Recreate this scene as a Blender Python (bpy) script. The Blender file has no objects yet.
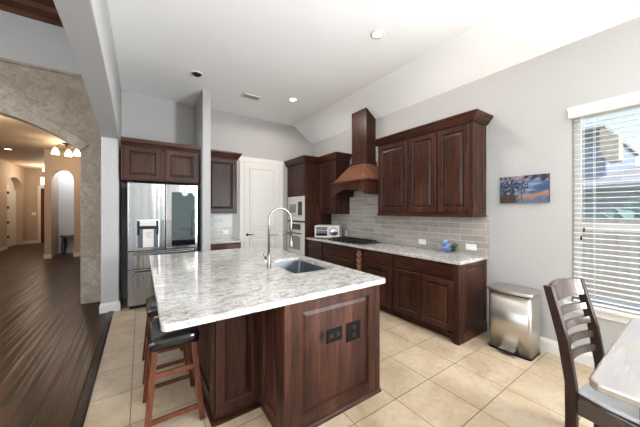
import bpy, bmesh, math, random
from mathutils import Vector, Matrix
random.seed(7)
S = bpy.context.scene
COL = S.collection
R = math.radians
PI = math.pi

def lin(r, g, b):
    def f(c):
        c /= 255.0
        return c / 12.92 if c <= 0.04045 else ((c + 0.055) / 1.055) ** 2.4
    return (f(r), f(g), f(b), 1.0)

# ---------------------------------------------------------------- camera
cam_data = bpy.data.cameras.new('camera')
cam = bpy.data.objects.new('camera', cam_data)
COL.objects.link(cam)
cam_data.sensor_width = 36.0
cam_data.lens = 263.9 / 640 * 36.0
cam_data.shift_y = -2.5 / 640
cam_data.clip_start = 0.05
cam.location = (0, 0, 1.46)
cam.rotation_euler = (R(90), 0, -math.atan(179.5 / 263.9))
S.camera = cam

# ---------------------------------------------------------------- exposure, sky, sun, fill lamps
S.view_settings.view_transform = 'Standard'
S.view_settings.look = 'None'
S.view_settings.gamma = 1.0
S.view_settings.use_curve_mapping = False
S.view_settings.exposure = 0.36

W = bpy.data.worlds.new('sky')
S.world = W
W.use_nodes = True
nt = W.node_tree
bg = nt.nodes['Background']
tc = nt.nodes.new('ShaderNodeTexCoord')
sep = nt.nodes.new('ShaderNodeSeparateXYZ')
rmp = nt.nodes.new('ShaderNodeValToRGB')
nt.links.new(tc.outputs['Generated'], sep.inputs[0])
nt.links.new(sep.outputs['Z'], rmp.inputs[0])
rmp.color_ramp.elements[0].position = 0.0
rmp.color_ramp.elements[0].color = lin(235, 243, 250)
rmp.color_ramp.elements[1].position = 0.6
rmp.color_ramp.elements[1].color = lin(150, 195, 240)
nt.links.new(rmp.outputs[0], bg.inputs['Color'])
bg.inputs['Strength'].default_value = 1.0

def sun(name, energy, rot, color, angle):
    d = bpy.data.lights.new(name, 'SUN')
    d.energy = energy; d.color = color; d.angle = angle
    o = bpy.data.objects.new(name, d); COL.objects.link(o)
    o.rotation_euler = rot
    return o

def area(name, loc, rot, sx, sy, energy, color):
    d = bpy.data.lights.new(name, 'AREA')
    d.shape = 'RECTANGLE'; d.size = sx; d.size_y = sy
    d.energy = energy; d.color = color
    o = bpy.data.objects.new(name, d); COL.objects.link(o)
    o.location = loc; o.rotation_euler = rot
    return o

def point(name, loc, energy, color, r=0.05):
    d = bpy.data.lights.new(name, 'POINT')
    d.energy = energy; d.color = color; d.shadow_soft_size = r
    o = bpy.data.objects.new(name, d); COL.objects.link(o)
    o.location = loc
    return o

def spot(name, loc, energy, color, ang, blend=0.8, r=0.05):
    d = bpy.data.lights.new(name, 'SPOT')
    d.energy = energy; d.color = color; d.spot_size = R(ang); d.spot_blend = blend; d.shadow_soft_size = r
    o = bpy.data.objects.new(name, d); COL.objects.link(o)
    o.location = loc
    return o

DAY = (0.88, 0.945, 1.0)
WARM = (1.0, 0.84, 0.66)
sun('sun', 7.0, (R(42), 0, R(-10)), (1.0, 0.96, 0.9), R(1))
# added fill lamps for daylight from unseen patio doors and living-room windows
area('patio_fill', (1.7, -3.38, 1.45), (R(90), 0, R(180)), 2.8, 2.3, 150, (1.0, 0.96, 0.90))
area('living_fill', (-3.4, -3.38, 1.9), (R(90), 0, R(180)), 3.6, 3.0, 4300, (.93, .97, 1.0))
area('side_fill', (3.42, -2.0, 1.5), (R(90), 0, R(90)), 1.6, 1.9, 600, (.86, .94, 1.0))  # added fill lamp; the wall behind it has no window
area('living_side_fill', (-6.05, 0.8, 2.2), (R(90), 0, R(-90)), 5.0, 3.2, 230, DAY)  # added fill lamp shining through the arch from a windowless wall

# ---------------------------------------------------------------- materials
def mat(name):
    m = bpy.data.materials.new(name)
    m.use_nodes = True
    n = m.node_tree
    return m, n, n.nodes['Principled BSDF']

def L(n, a, b):
    n.links.new(a, b)

def ramp(n, src, stops):
    r = n.nodes.new('ShaderNodeValToRGB')
    e = r.color_ramp.elements
    while len(e) < len(stops):
        e.new(0.5)
    for k, (p, c) in enumerate(stops):
        e[k].position = p; e[k].color = c
    L(n, src, r.inputs[0])
    return r.outputs[0]

def coords(n, scale=(1, 1, 1), rot=(0, 0, 0), loc=(0, 0, 0), kind='Object', rnd=False):
    t = n.nodes.new('ShaderNodeTexCoord')
    src = t.outputs[kind]
    if kind == 'World':
        pass
    if rnd:
        oi = n.nodes.new('ShaderNodeObjectInfo')
        mu = n.nodes.new('ShaderNodeMath'); mu.operation = 'MULTIPLY'; mu.inputs[1].default_value = 37.0
        L(n, oi.outputs['Random'], mu.inputs[0])
        ad = n.nodes.new('ShaderNodeVectorMath'); ad.operation = 'ADD'
        L(n, src, ad.inputs[0]); L(n, mu.outputs[0], ad.inputs[1])
        src = ad.outputs[0]
    m = n.nodes.new('ShaderNodeMapping')
    m.inputs['Scale'].default_value = scale
    m.inputs['Rotation'].default_value = rot
    m.inputs['Location'].default_value = loc
    L(n, src, m.inputs['Vector'])
    return m.outputs[0]

def world_coords(n, order='xyz', loc=(0, 0, 0), rotz=0):
    g = n.nodes.new('ShaderNodeNewGeometry')
    s = n.nodes.new('ShaderNodeSeparateXYZ')
    L(n, g.outputs['Position'], s.inputs[0])
    c = n.nodes.new('ShaderNodeCombineXYZ')
    for k, ch in enumerate(order):
        L(n, s.outputs[ch.upper()], c.inputs[k])
    m = n.nodes.new('ShaderNodeMapping')
    m.inputs['Location'].default_value = loc
    m.inputs['Rotation'].default_value = (0, 0, rotz)
    L(n, c.outputs[0], m.inputs['Vector'])
    return m.outputs[0]

def noise(n, vec, scale, detail=4, rough=0.5, dist=0.0):
    t = n.nodes.new('ShaderNodeTexNoise')
    t.inputs['Scale'].default_value = scale
    t.inputs['Detail'].default_value = detail
    t.inputs['Roughness'].default_value = rough
    t.inputs['Distortion'].default_value = dist
    L(n, vec, t.inputs['Vector'])
    return t.outputs['Fac']

def mix(n, fac, a, b, mode='MIX'):
    m = n.nodes.new('ShaderNodeMix')
    m.data_type = 'RGBA'; m.blend_type = mode
    def put(sock, v):
        if hasattr(v, 'is_linked') or hasattr(v, 'links'):
            L(n, v, sock)
        else:
            sock.default_value = v
    put(m.inputs[0], fac); put(m.inputs[6], a); put(m.inputs[7], b)
    return m.outputs[2]

def bump(n, bsdf, src, strength=0.2, dist=0.01):
    b = n.nodes.new('ShaderNodeBump')
    b.inputs['Strength'].default_value = strength
    b.inputs['Distance'].default_value = dist
    L(n, src, b.inputs['Height'])
    L(n, b.outputs[0], bsdf.inputs['Normal'])

def plain(name, col, rough=0.5, metal=0.0, spec=None, nb=0.0, ns=60):
    m, n, b = mat(name)
    b.inputs['Base Color'].default_value = col
    b.inputs['Roughness'].default_value = rough
    b.inputs['Metallic'].default_value = metal
    v = coords(n, rnd=True)
    f = noise(n, v, ns, 3)
    c2 = tuple(min(1, x * 0.93) for x in col[:3]) + (1,)
    c1 = tuple(min(1, x * 1.05) for x in col[:3]) + (1,)
    L(n, ramp(n, f, [(0.3, c2), (0.7, c1)]), b.inputs['Base Color'])
    if nb:
        bump(n, b, f, nb, 0.004)
    if spec is not None:
        b.inputs['Specular IOR Level'].default_value = spec
    return m

def emit(name, col, s):
    m, n, b = mat(name)
    b.inputs['Base Color'].default_value = col
    b.inputs['Emission Color'].default_value = col
    b.inputs['Emission Strength'].default_value = s
    return m

def wood(name, dark, midc, light, axis='z', rough=0.34, knots=True, gs=9.0):
    m, n, b = mat(name)
    sc = {'x': (0.09, 1, 1), 'y': (1, 0.09, 1), 'z': (1, 1, 0.09)}[axis]
    v = coords(n, scale=sc, rnd=True)
    f = noise(n, v, gs, 5, 0.62, 0.6)
    c = ramp(n, f, [(0.28, dark), (0.5, midc), (0.74, light)])
    f2 = noise(n, v, gs * 7, 3, 0.6, 0.2)
    c = mix(n, 0.35, c, ramp(n, f2, [(0.35, dark), (0.65, light)]))
    v3 = coords(n, scale=tuple(0.5 + 0.5 * s for s in sc), rnd=True)
    f3 = noise(n, v3, 2.2, 2)
    c = mix(n, ramp(n, f3, [(0.35, (0.45, 0.45, 0.45, 1)), (0.65, (0, 0, 0, 1))]), c, dark)
    if knots:
        sk = {'x': (0.55, 1, 1), 'y': (1, 0.55, 1), 'z': (1, 1, 0.55)}[axis]
        vk = coords(n, scale=sk, rnd=True)
        vo = n.nodes.new('ShaderNodeTexVoronoi')
        vo.inputs['Scale'].default_value = 4.2
        L(n, vk, vo.inputs['Vector'])
        k = ramp(n, vo.outputs['Distance'], [(0.05, (1, 1, 1, 1)), (0.13, (0, 0, 0, 1))])
        dk = tuple(x * 0.45 for x in dark[:3]) + (1,)
        c = mix(n, k, c, dk)
    L(n, c, b.inputs['Base Color'])
    b.inputs['Roughness'].default_value = rough
    b.inputs['Specular IOR Level'].default_value = 0.22
    bump(n, b, f2, 0.08, 0.002)
    return m

M = {}
CD, CM, CL = lin(27, 13, 9), lin(59, 32, 23), lin(100, 62, 47)
M['wood'] = wood('cabinet_wood', CD, CM, CL, 'z')
M['woody'] = wood('cabinet_wood_along', CD, CM, CL, 'y')
M['woodx'] = wood('cabinet_wood_across', CD, CM, CL, 'x')
M['glaze_gap'] = plain('glaze_and_gap_shade', lin(24, 13, 10), .45, spec=.2)  # glaze in the door grooves; on edges, gap shade put into the colour
M['stoolwood'] = wood('stool_wood', lin(70, 36, 24), lin(104, 58, 40), lin(128, 76, 54), 'z', 0.45, False, 14)
M['chairwood'] = wood('chair_wood', lin(38, 26, 21), lin(58, 42, 34), lin(78, 58, 48), 'z', 0.22, False, 12)
M['tabletop'] = wood('table_wood_glare', lin(128, 116, 106), lin(142, 131, 122), lin(154, 144, 136), 'x', 0.2, False, 7)  # brown wood paled to grey: window glare put into the colour
M['postwood'] = wood('chair_post_wood', lin(34, 22, 17), lin(52, 36, 28), lin(70, 50, 40), 'z', 0.4, False, 12)
M['doorwood'] = wood('front_door_wood', lin(60, 28, 16), lin(96, 48, 28), lin(120, 62, 38), 'z')
M['beam'] = wood('beam_wood', lin(50, 28, 16), lin(88, 52, 32), lin(112, 70, 44), 'x')

for kk, rr in (('tabletop', .12), ('chairwood', .18)):
    bb = M[kk].node_tree.nodes['Principled BSDF']
    bb.inputs['Coat Weight'].default_value = 1.0; bb.inputs['Coat Roughness'].default_value = rr; bb.inputs['Coat IOR'].default_value = 3.0 if kk == 'tabletop' else 1.7

def paint(name, col, tex=0.12, ts=38, rough=0.75):
    m, n, b = mat(name)
    v = world_coords(n)
    f = noise(n, v, ts, 4, 0.6)
    f2 = noise(n, v, 1.2, 2)
    c2 = tuple(x * 0.97 for x in col[:3]) + (1,)
    L(n, ramp(n, f2, [(0.3, c2), (0.7, col)]), b.inputs['Base Color'])
    b.inputs['Roughness'].default_value = rough
    bump(n, b, f, tex, 0.01)
    return m
M['wall'] = paint('greige_wall_paint', lin(175, 173, 171))
M['ceil'] = paint('white_ceiling_texture', lin(246, 246, 246), 0.25, 30, 0.85)
M['trim'] = plain('white_trim_paint', lin(218, 215, 210), 0.4)
M['tan'] = paint('tan_hall_paint', lin(186, 166, 146))
M['cream'] = paint('cream_hall_ceiling', lin(206, 184, 158))
M['coolwhite'] = paint('cool_white_paint', lin(214, 216, 222))

def tile_floor():
    m, n, b = mat('beige_floor_tile')
    v = world_coords(n, 'xyz', (-2.065 + 0.425 * 8, -1.364 + 0.428 * 12, 0))
    br = n.nodes.new('ShaderNodeTexBrick')
    br.offset = 0.0; br.squash = 1.0
    br.inputs['Scale'].default_value = 1.0
    br.inputs['Brick Width'].default_value = 0.425
    br.inputs['Row Height'].default_value = 0.428
    br.inputs['Mortar Size'].default_value = 0.0035
    br.inputs['Mortar Smooth'].default_value = 0.2
    br.inputs['Bias'].default_value = 0.0
    br.inputs['Color1'].default_value = (0.35, 0.35, 0.35, 1)
    br.inputs['Color2'].default_value = (0.65, 0.65, 0.65, 1)
    L(n, v, br.inputs['Vector'])
    f = noise(n, v, 3.2, 6, 0.6, 0.8)
    f2 = noise(n, v, 26, 4, 0.6)
    c = ramp(n, f, [(0.28, lin(160, 132, 100)), (0.5, lin(184, 163, 136)), (0.75, lin(202, 185, 162))])
    c = mix(n, 0.18, c, ramp(n, f2, [(0.3, lin(176, 150, 118)), (0.7, lin(234, 220, 198))]))
    c = mix(n, 0.16, c, br.outputs['Color'], 'OVERLAY')
    c = mix(n, br.outputs['Fac'], c, lin(112, 94, 76))
    L(n, c, b.inputs['Base Color'])
    b.inputs['Roughness'].default_value = 0.38
    inv = n.nodes.new('ShaderNodeMath'); inv.operation = 'SUBTRACT'; inv.inputs[0].default_value = 1.0
    L(n, br.outputs['Fac'], inv.inputs[1])
    bump(n, b, inv.outputs[0], 0.35, 0.004)
    return m
M['tile'] = tile_floor()

def wood_floor():
    m, n, b = mat('dark_hardwood_floor')
    v = world_coords(n, 'yxz', (20, 20, 0))
    br = n.nodes.new('ShaderNodeTexBrick')
    br.offset = 0.37; br.squash = 1.0
    br.inputs['Scale'].default_value = 1.0
    br.inputs['Brick Width'].default_value = 1.35
    br.inputs['Row Height'].default_value = 0.125
    br.inputs['Mortar Size'].default_value = 0.003
    br.inputs['Mortar Smooth'].default_value = 0.18
    br.inputs['Color1'].default_value = (0, 0, 0, 1)
    br.inputs['Color2'].default_value = (1, 1, 1, 1)
    L(n, v, br.inputs['Vector'])
    mp = n.nodes.new('ShaderNodeMapping'); mp.inputs['Scale'].default_value = (0.12, 1, 1)
    L(n, v, mp.inputs['Vector'])
    f = noise(n, mp.outputs[0], 16, 5, 0.6, 0.5)
    c = ramp(n, f, [(0.3, lin(28, 15, 8)), (0.7, lin(66, 39, 22))])
    c = mix(n, 0.35, c, ramp(n, br.outputs['Color'], [(0.0, lin(14, 7, 4)), (1.0, lin(92, 56, 32))]))
    c = mix(n, br.outputs['Fac'], c, lin(10, 6, 4))
    L(n, c, b.inputs['Base Color'])
    b.inputs['Roughness'].default_value = 0.32
    b.inputs['Specular IOR Level'].default_value = 0.18
    mp2 = n.nodes.new('ShaderNodeMapping'); mp2.inputs['Scale'].default_value = (0.035, 1, 1)
    L(n, v, mp2.inputs['Vector'])
    w = noise(n, mp2.outputs[0], 14, 2, 0.5, 0.0)
    mm = n.nodes.new('ShaderNodeMath'); mm.operation = 'SUBTRACT'
    L(n, w, mm.inputs[0]); L(n, br.outputs['Fac'], mm.inputs[1])
    bump(n, b, mm.outputs[0], 0.7, 0.016)
    return m
M['hardwood'] = wood_floor()
M['strip'] = wood('dark_transition_wood', lin(26, 17, 13), lin(36, 24, 18), lin(48, 33, 25), 'y', 0.25, False)

def subway():
    m, n, b = mat('grey_glass_subway_tile')
    g = n.nodes.new('ShaderNodeNewGeometry')
    s = n.nodes.new('ShaderNodeSeparateXYZ'); L(n, g.outputs['Position'], s.inputs[0])
    ad = n.nodes.new('ShaderNodeMath'); ad.operation = 'ADD'
    L(n, s.outputs['X'], ad.inputs[0]); L(n, s.outputs['Y'], ad.inputs[1])
    c = n.nodes.new('ShaderNodeCombineXYZ')
    L(n, ad.outputs[0], c.inputs[0]); L(n, s.outputs['Z'], c.inputs[1])
    mp = n.nodes.new('ShaderNodeMapping'); mp.inputs['Location'].default_value = (0.1, -0.916 + 0.78, 0)
    L(n, c.outputs[0], mp.inputs['Vector'])
    v = mp.outputs[0]
    br = n.nodes.new('ShaderNodeTexBrick')
    br.offset = 0.5
    br.inputs['Scale'].default_value = 1.0
    br.inputs['Brick Width'].default_value = 0.31
    br.inputs['Row Height'].default_value = 0.078
    br.inputs['Mortar Size'].default_value = 0.003
    br.inputs['Color1'].default_value = lin(152, 144, 135)
    br.inputs['Color2'].default_value = lin(176, 168, 159)
    br.inputs['Mortar'].default_value = lin(212, 207, 199)
    L(n, v, br.inputs['Vector'])
    mp2 = n.nodes.new('ShaderNodeMapping'); mp2.inputs['Scale'].default_value = (0.15, 1, 1)
    L(n, v, mp2.inputs['Vector'])
    f = noise(n, mp2.outputs[0], 40, 3)
    c2 = mix(n, 0.2, br.outputs['Color'], ramp(n, f, [(0.3, lin(140, 132, 124)), (0.7, lin(200, 194, 186))]))
    L(n, c2, b.inputs['Base Color'])
    b.inputs['Roughness'].default_value = 0.25
    inv = n.nodes.new('ShaderNodeMath'); inv.operation = 'SUBTRACT'; inv.inputs[0].default_value = 1.0
    L(n, br.outputs['Fac'], inv.inputs[1])
    bump(n, b, inv.outputs[0], 0.3, 0.003)
    return m
M['subway'] = subway()

def granite():
    m, n, b = mat('white_granite')
    v = world_coords(n, 'xyz', (0, 0, 0), R(-10))
    mp = n.nodes.new('ShaderNodeMapping'); mp.inputs['Scale'].default_value = (0.5, 1, 1)
    L(n, v, mp.inputs['Vector'])
    f1 = noise(n, mp.outputs[0], 6.0, 8, 0.7, 0.8)
    f2 = noise(n, mp.outputs[0], 26, 6, 0.75, 0.5)
    f3 = noise(n, v, 95, 4, 0.7)
    c = ramp(n, f1, [(0.34, lin(188, 183, 178)), (0.5, lin(203, 199, 195)), (0.68, lin(216, 213, 210))])
    c = mix(n, ramp(n, f2, [(0.47, (0, 0, 0, 1)), (0.62, (0.85, 0.85, 0.85, 1))]), c, lin(138, 129, 123))
    c = mix(n, ramp(n, f3, [(0.52, (0, 0, 0, 1)), (0.66, (0.85, 0.85, 0.85, 1))]), c, lin(104, 97, 93))
    L(n, c, b.inputs['Base Color'])
    b.inputs['Roughness'].default_value = 0.10
    return m
M['granite'] = granite()

def steel(name, col=(0.62, 0.60, 0.58, 1), rough=0.27, axis='z', wave=0):
    m, n, b = mat(name)
    b.inputs['Metallic'].default_value = 1.0
    sc = {'x': (0.01, 1, 1), 'y': (1, 0.01, 1), 'z': (1, 1, 0.01)}[axis]
    v = coords(n, scale=sc)
    f = noise(n, v, 240, 2)
    c2 = tuple(x * 0.9 for x in col[:3]) + (1,)
    L(n, ramp(n, f, [(0.3, c2), (0.7, col)]), b.inputs['Base Color'])
    if wave:
        f5 = noise(n, v, wave, 2, 0.4)
        bump(n, b, f5, 0.5, 0.03)
    r = n.nodes.new('ShaderNodeMapRange')
    r.inputs[3].default_value = rough * 0.85; r.inputs[4].default_value = rough * 1.2
    L(n, f, r.inputs[0]); L(n, r.outputs[0], b.inputs['Roughness'])
    return m
M['steel'] = steel('brushed_stainless', (0.40, 0.395, 0.39, 1), 0.2, wave=7)
M['steelx'] = steel('brushed_stainless_across', axis='x')
M['sinksteel'] = steel('sink_stainless', (0.26, 0.28, 0.31, 1), 0.4)
M['chrome'] = steel('polished_nickel', (0.26, 0.255, 0.25, 1), 0.3)
M['cansteel'] = steel('bin_stainless', (0.60, 0.56, 0.51, 1), 0.33)
M['black'] = plain('black_plastic', lin(18, 18, 19), 0.4, spec=.3)
M['blackglass'] = plain('black_glass', lin(20, 22, 23), 0.06, 0.0, 0.6)
M['smokeglass'] = plain('smoked_mirror_glass', lin(92, 100, 98), 0.04, 0.75)
M['ovenwhite'] = plain('light_appliance_steel', lin(208, 204, 196), 0.3)
M['ovenglass'] = plain('grey_oven_glass', lin(120, 124, 122), 0.08)
M['leather'] = plain('black_leather', lin(22, 21, 22), 0.22, 0, 0.6, 0.15, 90)
M['iron'] = plain('cast_iron', lin(30, 29, 29), 0.5)
M['bronze'] = plain('dark_bronze', lin(40, 34, 30), 0.35, 0.8)
M['plate'] = plain('white_plastic', lin(238, 236, 232), 0.35)
M['darkplate'] = plain('dark_outlet_plastic', lin(20, 16, 15), 0.6, spec=.1)
M['seat'] = plain('grey_seat_sheen', lin(208, 210, 213), 0.25, 0, 1.0)  # grey seat made paler, with its reflected light in the colour
M['blind'] = plain('white_blind_slat', lin(240, 239, 236), 0.45)
M['bluepetal'] = plain('blue_petal', lin(158, 184, 232), 0.6)
M['palepetal'] = plain('pale_blue_petal', lin(170, 190, 230), 0.6)
M['leaf'] = plain('green_leaf', lin(52, 84, 44), 0.45)
M['bulb'] = emit('lit_bulb', (1, 0.93, 0.82, 1), 9.0)
M['hallbulb'] = emit('lit_hall_glass', (1, 0.86, 0.64, 1), 7.0)
M['daypane'] = emit('daylit_pane', (1, 0.93, 0.82, 1), 1.6)

def stone():
    m, n, b = mat('travertine_stone')
    v0 = world_coords(n, 'xzy', (6.02, 1.18, 0), R(45))
    br = n.nodes.new('ShaderNodeTexBrick')
    br.offset = 0.0
    br.inputs['Scale'].default_value = 1.0
    br.inputs['Brick Width'].default_value = 0.46
    br.inputs['Row Height'].default_value = 0.46
    br.inputs['Mortar Size'].default_value = 0.004
    br.inputs['Mortar Smooth'].default_value = 0.3
    L(n, v0, br.inputs['Vector'])
    v = world_coords(n)
    f1 = noise(n, v, 4.0, 7, 0.68, 1.2)
    f2 = noise(n, v, 22, 5, 0.7, 0.6)
    c = ramp(n, f1, [(0.3, lin(122, 106, 88)), (0.5, lin(160, 147, 130)), (0.72, lin(186, 176, 162))])
    c = mix(n, 0.35, c, ramp(n, f2, [(0.35, lin(122, 106, 90)), (0.65, lin(196, 188, 176))]))
    mf = n.nodes.new('ShaderNodeMath'); mf.operation = 'MULTIPLY'; mf.inputs[1].default_value = 0.45
    L(n, br.outputs['Fac'], mf.inputs[0])
    f9 = noise(n, v, 1.6, 3)
    c = mix(n, ramp(n, f9, [(0.4, (0, 0, 0, 1)), (0.65, (.5, .5, .5, 1))]), c, lin(134, 114, 90))
    c = mix(n, mf.outputs[0], c, lin(104, 92, 78))
    L(n, c, b.inputs['Base Color'])
    b.inputs['Roughness'].default_value = 0.7
    bump(n, b, f2, 0.5, 0.02)
    return m
M['stone'] = stone()

def fence_mat():
    m, n, b = mat('weathered_fence_wood')
    v = coords(n, scale=(1, 1, 0.1))
    f = noise(n, v, 9, 4)
    L(n, ramp(n, f, [(0.3, lin(168, 152, 147)), (0.7, lin(190, 176, 170))]), b.inputs['Base Color'])
    b.inputs['Roughness'].default_value = 0.8
    return m
M['fence'] = fence_mat()
def siding(name, c1, c2, row):
    m, n, b = mat(name)
    v = world_coords(n, 'yzx')
    br = n.nodes.new('ShaderNodeTexBrick')
    br.inputs['Scale'].default_value = 1.0
    br.inputs['Brick Width'].default_value = row * 3
    br.inputs['Row Height'].default_value = row
    br.inputs['Mortar Size'].default_value = row * 0.06
    br.inputs['Color1'].default_value = c1
    br.inputs['Color2'].default_value = c2
    br.inputs['Mortar'].default_value = tuple(x * 0.7 for x in c1[:3]) + (1,)
    L(n, v, br.inputs['Vector'])
    L(n, br.outputs['Color'], b.inputs['Base Color'])
    b.inputs['Roughness'].default_value = 0.8
    return m
M['siding'] = siding('blue_grey_siding', lin(128, 144, 166), lin(136, 152, 174), 0.18)
M['brick'] = siding('tan_brick', lin(172, 158, 138), lin(190, 178, 158), 0.09)
M['shingle'] = siding('grey_shingles', lin(120, 122, 128), lin(140, 142, 148), 0.15)
M['grass'] = plain('lawn', lin(120, 128, 92), 0.9)
M['hedge'] = plain('hedge_leaf', lin(104, 138, 126), 0.7)

# ---------------------------------------------------------------- mesh helpers
class MB:
    def __init__(self):
        self.v = []; self.f = []; self.s = []; self.c = {}
    def add(self, vs, fs, smooth=False):
        k = len(self.v)
        self.v += [tuple(p) for p in vs]
        for f in fs:
            self.f.append(tuple(i + k for i in f)); self.s.append(smooth)
        return k
    def box(self, x0, x1, y0, y1, z0, z1):
        vs = [(x0, y0, z0), (x1, y0, z0), (x1, y1, z0), (x0, y1, z0), (x0, y0, z1), (x1, y0, z1), (x1, y1, z1), (x0, y1, z1)]
        self.add(vs, [(0, 3, 2, 1), (4, 5, 6, 7), (0, 1, 5, 4), (1, 2, 6, 5), (2, 3, 7, 6), (3, 0, 4, 7)])
        return self
    def prism(self, poly, axis, a0, a1, smooth=False):
        def P(p, a):
            return {'x': (a, p[0], p[1]), 'y': (p[0], a, p[1]), 'z': (p[0], p[1], a)}[axis]
        n = len(poly)
        vs = [P(p, a0) for p in poly] + [P(p, a1) for p in poly]
        k = self.add(vs, [tuple(range(n)), tuple(range(2 * n - 1, n - 1, -1))])
        for i in range(n):
            j = (i + 1) % n
            self.f.append((k + i, k + j, k + n + j, k + n + i)); self.s.append(smooth)
        return self
    def hexa(self, p):            # eight points: bottom ring then top ring
        self.add(p, [(0, 3, 2, 1), (4, 5, 6, 7), (0, 1, 5, 4), (1, 2, 6, 5), (2, 3, 7, 6), (3, 0, 4, 7)])
        return self
    def bar(self, p0, p1, w, d, up=(0, 0, 1), w1=None, d1=None):
        p0, p1 = Vector(p0), Vector(p1)
        t = (p1 - p0).normalized()
        u = Vector(up)
        a = t.cross(u)
        if a.length < 1e-4:
            a = t.cross(Vector((0, 1, 0)))
        a.normalize(); c = a.cross(t)
        w1 = w if w1 is None else w1; d1 = d if d1 is None else d1
        ring = lambda p, w, d: [p + a * (w / 2) * i + c * (d / 2) * j for i, j in ((-1, -1), (1, -1), (1, 1), (-1, 1))]
        return self.hexa([tuple(q) for q in ring(p0, w, d) + ring(p1, w1, d1)])
    def cyl(self, p0, p1, r0, r1=None, n=20, smooth=True):
        r1 = r0 if r1 is None else r1
        p0, p1 = Vector(p0), Vector(p1)
        t = (p1 - p0).normalized()
        a = t.orthogonal().normalized(); c = t.cross(a)
        vs = []
        for p, r in ((p0, r0), (p1, r1)):
            for i in range(n):
                an = 2 * PI * i / n
                vs.append(p + a * math.cos(an) * r + c * math.sin(an) * r)
        k = self.add(vs, [tuple(range(n - 1, -1, -1)), tuple(range(n, 2 * n))])
        for i in range(n):
            j = (i + 1) % n
            self.f.append((k + i, k + j, k + n + j, k + n + i)); self.s.append(smooth)
        return self
    def tube(self, pts, r, n=12, r_end=None):
        pts = [Vector(p) for p in pts]
        N = len(pts)
        tang = [(pts[min(i + 1, N - 1)] - pts[max(i - 1, 0)]).normalized() for i in range(N)]
        a = tang[0].orthogonal().normalized()
        vs = []
        for i, p in enumerate(pts):
            a = (a - tang[i] * a.dot(tang[i])).normalized()
            c = tang[i].cross(a)
            rr = r if r_end is None else r + (r_end - r) * i / (N - 1)
            for j in range(n):
                an = 2 * PI * j / n
                vs.append(p + a * math.cos(an) * rr + c * math.sin(an) * rr)
        k = self.add(vs, [tuple(range(n - 1, -1, -1)), tuple(range((N - 1) * n, N * n))])
        for i in range(N - 1):
            for j in range(n):
                q = (j + 1) % n
                self.f.append((k + i * n + j, k + i * n + q, k + (i + 1) * n + q, k + (i + 1) * n + j)); self.s.append(True)
        return self
    def lathe(self, c, prof, n=24, axis='z', close=False):
        def P(r, h, an):
            x, y = r * math.cos(an), r * math.sin(an)
            return {'z': (c[0] + x, c[1] + y, c[2] + h), 'x': (c[0] + h, c[1] + x, c[2] + y), 'y': (c[0] + x, c[1] + h, c[2] + y)}[axis]
        vs = [P(r, h, 2 * PI * j / n) for r, h in prof for j in range(n)]
        k = self.add(vs, [])
        m = len(prof)
        rng = m if close else m - 1
        for i in range(rng):
            i2 = (i + 1) % m
            for j in range(n):
                q = (j + 1) % n
                self.f.append((k + i * n + j, k + i * n + q, k + i2 * n + q, k + i2 * n + j)); self.s.append(True)
        if not close:
            self.f.append(tuple(k + j for j in range(n))); self.s.append(False)
            self.f.append(tuple(k + (m - 1) * n + j for j in range(n))); self.s.append(False)
        return self
    def sphere(self, c, r, n=14, m=8, sq=(1, 1, 1)):
        prof = [(max(1e-4, r * math.sin(PI * i / m)), -r * math.cos(PI * i / m)) for i in range(m + 1)]
        k0 = len(self.v)
        self.lathe((0, 0, 0), prof, n)
        for i in range(k0, len(self.v)):
            p = self.v[i]
            self.v[i] = (c[0] + p[0] * sq[0], c[1] + p[1] * sq[1], c[2] + p[2] * sq[2])
        return self
    def panel(self, face, pos, a0, a1, b0, b1, rings, dark=()):
        """nested rectangles lofted outwards; face '-x', '+x', '-y': a = y or x, b = z, ring = (inset, out)"""
        def P(a, b, o):
            if face == '-x': return (pos - o, a, b)
            if face == '+x': return (pos + o, a, b)
            if face == '-y': return (a, pos - o, b)
            if face == '+y': return (a, pos + o, b)
        vs = []
        for i, o in rings:
            vs += [P(a0 + i, b0 + i, o), P(a1 - i, b0 + i, o), P(a1 - i, b1 - i, o), P(a0 + i, b1 - i, o)]
        k = self.add(vs, [(3, 2, 1, 0)])
        m = len(rings)
        for r in range(m - 1):
            for j in range(4):
                q = (j + 1) % 4
                if r in dark: self.c[len(self.f)] = 1
                self.f.append((k + r * 4 + j, k + r * 4 + q, k + r * 4 + 4 + q, k + r * 4 + 4 + j)); self.s.append(False)
        self.f.append(tuple(k + (m - 1) * 4 + j for j in range(4))); self.s.append(False)
        return self
    def crown(self, path, prof, side=1):
        """mitred moulding along an open plan path; prof = closed loop of (out, z)"""
        P = [Vector((p[0], p[1])) for p in path]
        N = len(P)
        offs = []
        for i in range(N):
            ns = []
            if i > 0:
                d = (P[i] - P[i - 1]).normalized(); ns.append(Vector((d.y, -d.x)) * side)
            if i < N - 1:
                d = (P[i + 1] - P[i]).normalized(); ns.append(Vector((d.y, -d.x)) * side)
            if len(ns) == 1:
                offs.append(ns[0])
            else:
                b = (ns[0] + ns[1]).normalized(); offs.append(b / max(0.2, b.dot(ns[0])))
        m = len(prof)
        vs = []
        for i in range(N):
            for o, z in prof:
                q = P[i] + offs[i] * o
                vs.append((q.x, q.y, z))
        k = self.add(vs, [tuple(range(m - 1, -1, -1)), tuple(range((N - 1) * m, N * m))])
        for i in range(N - 1):
            for j in range(m):
                q = (j + 1) % m
                self.f.append((k + i * m + j, k + i * m + q, k + (i + 1) * m + q, k + (i + 1) * m + j)); self.s.append(False)
        return self
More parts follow.
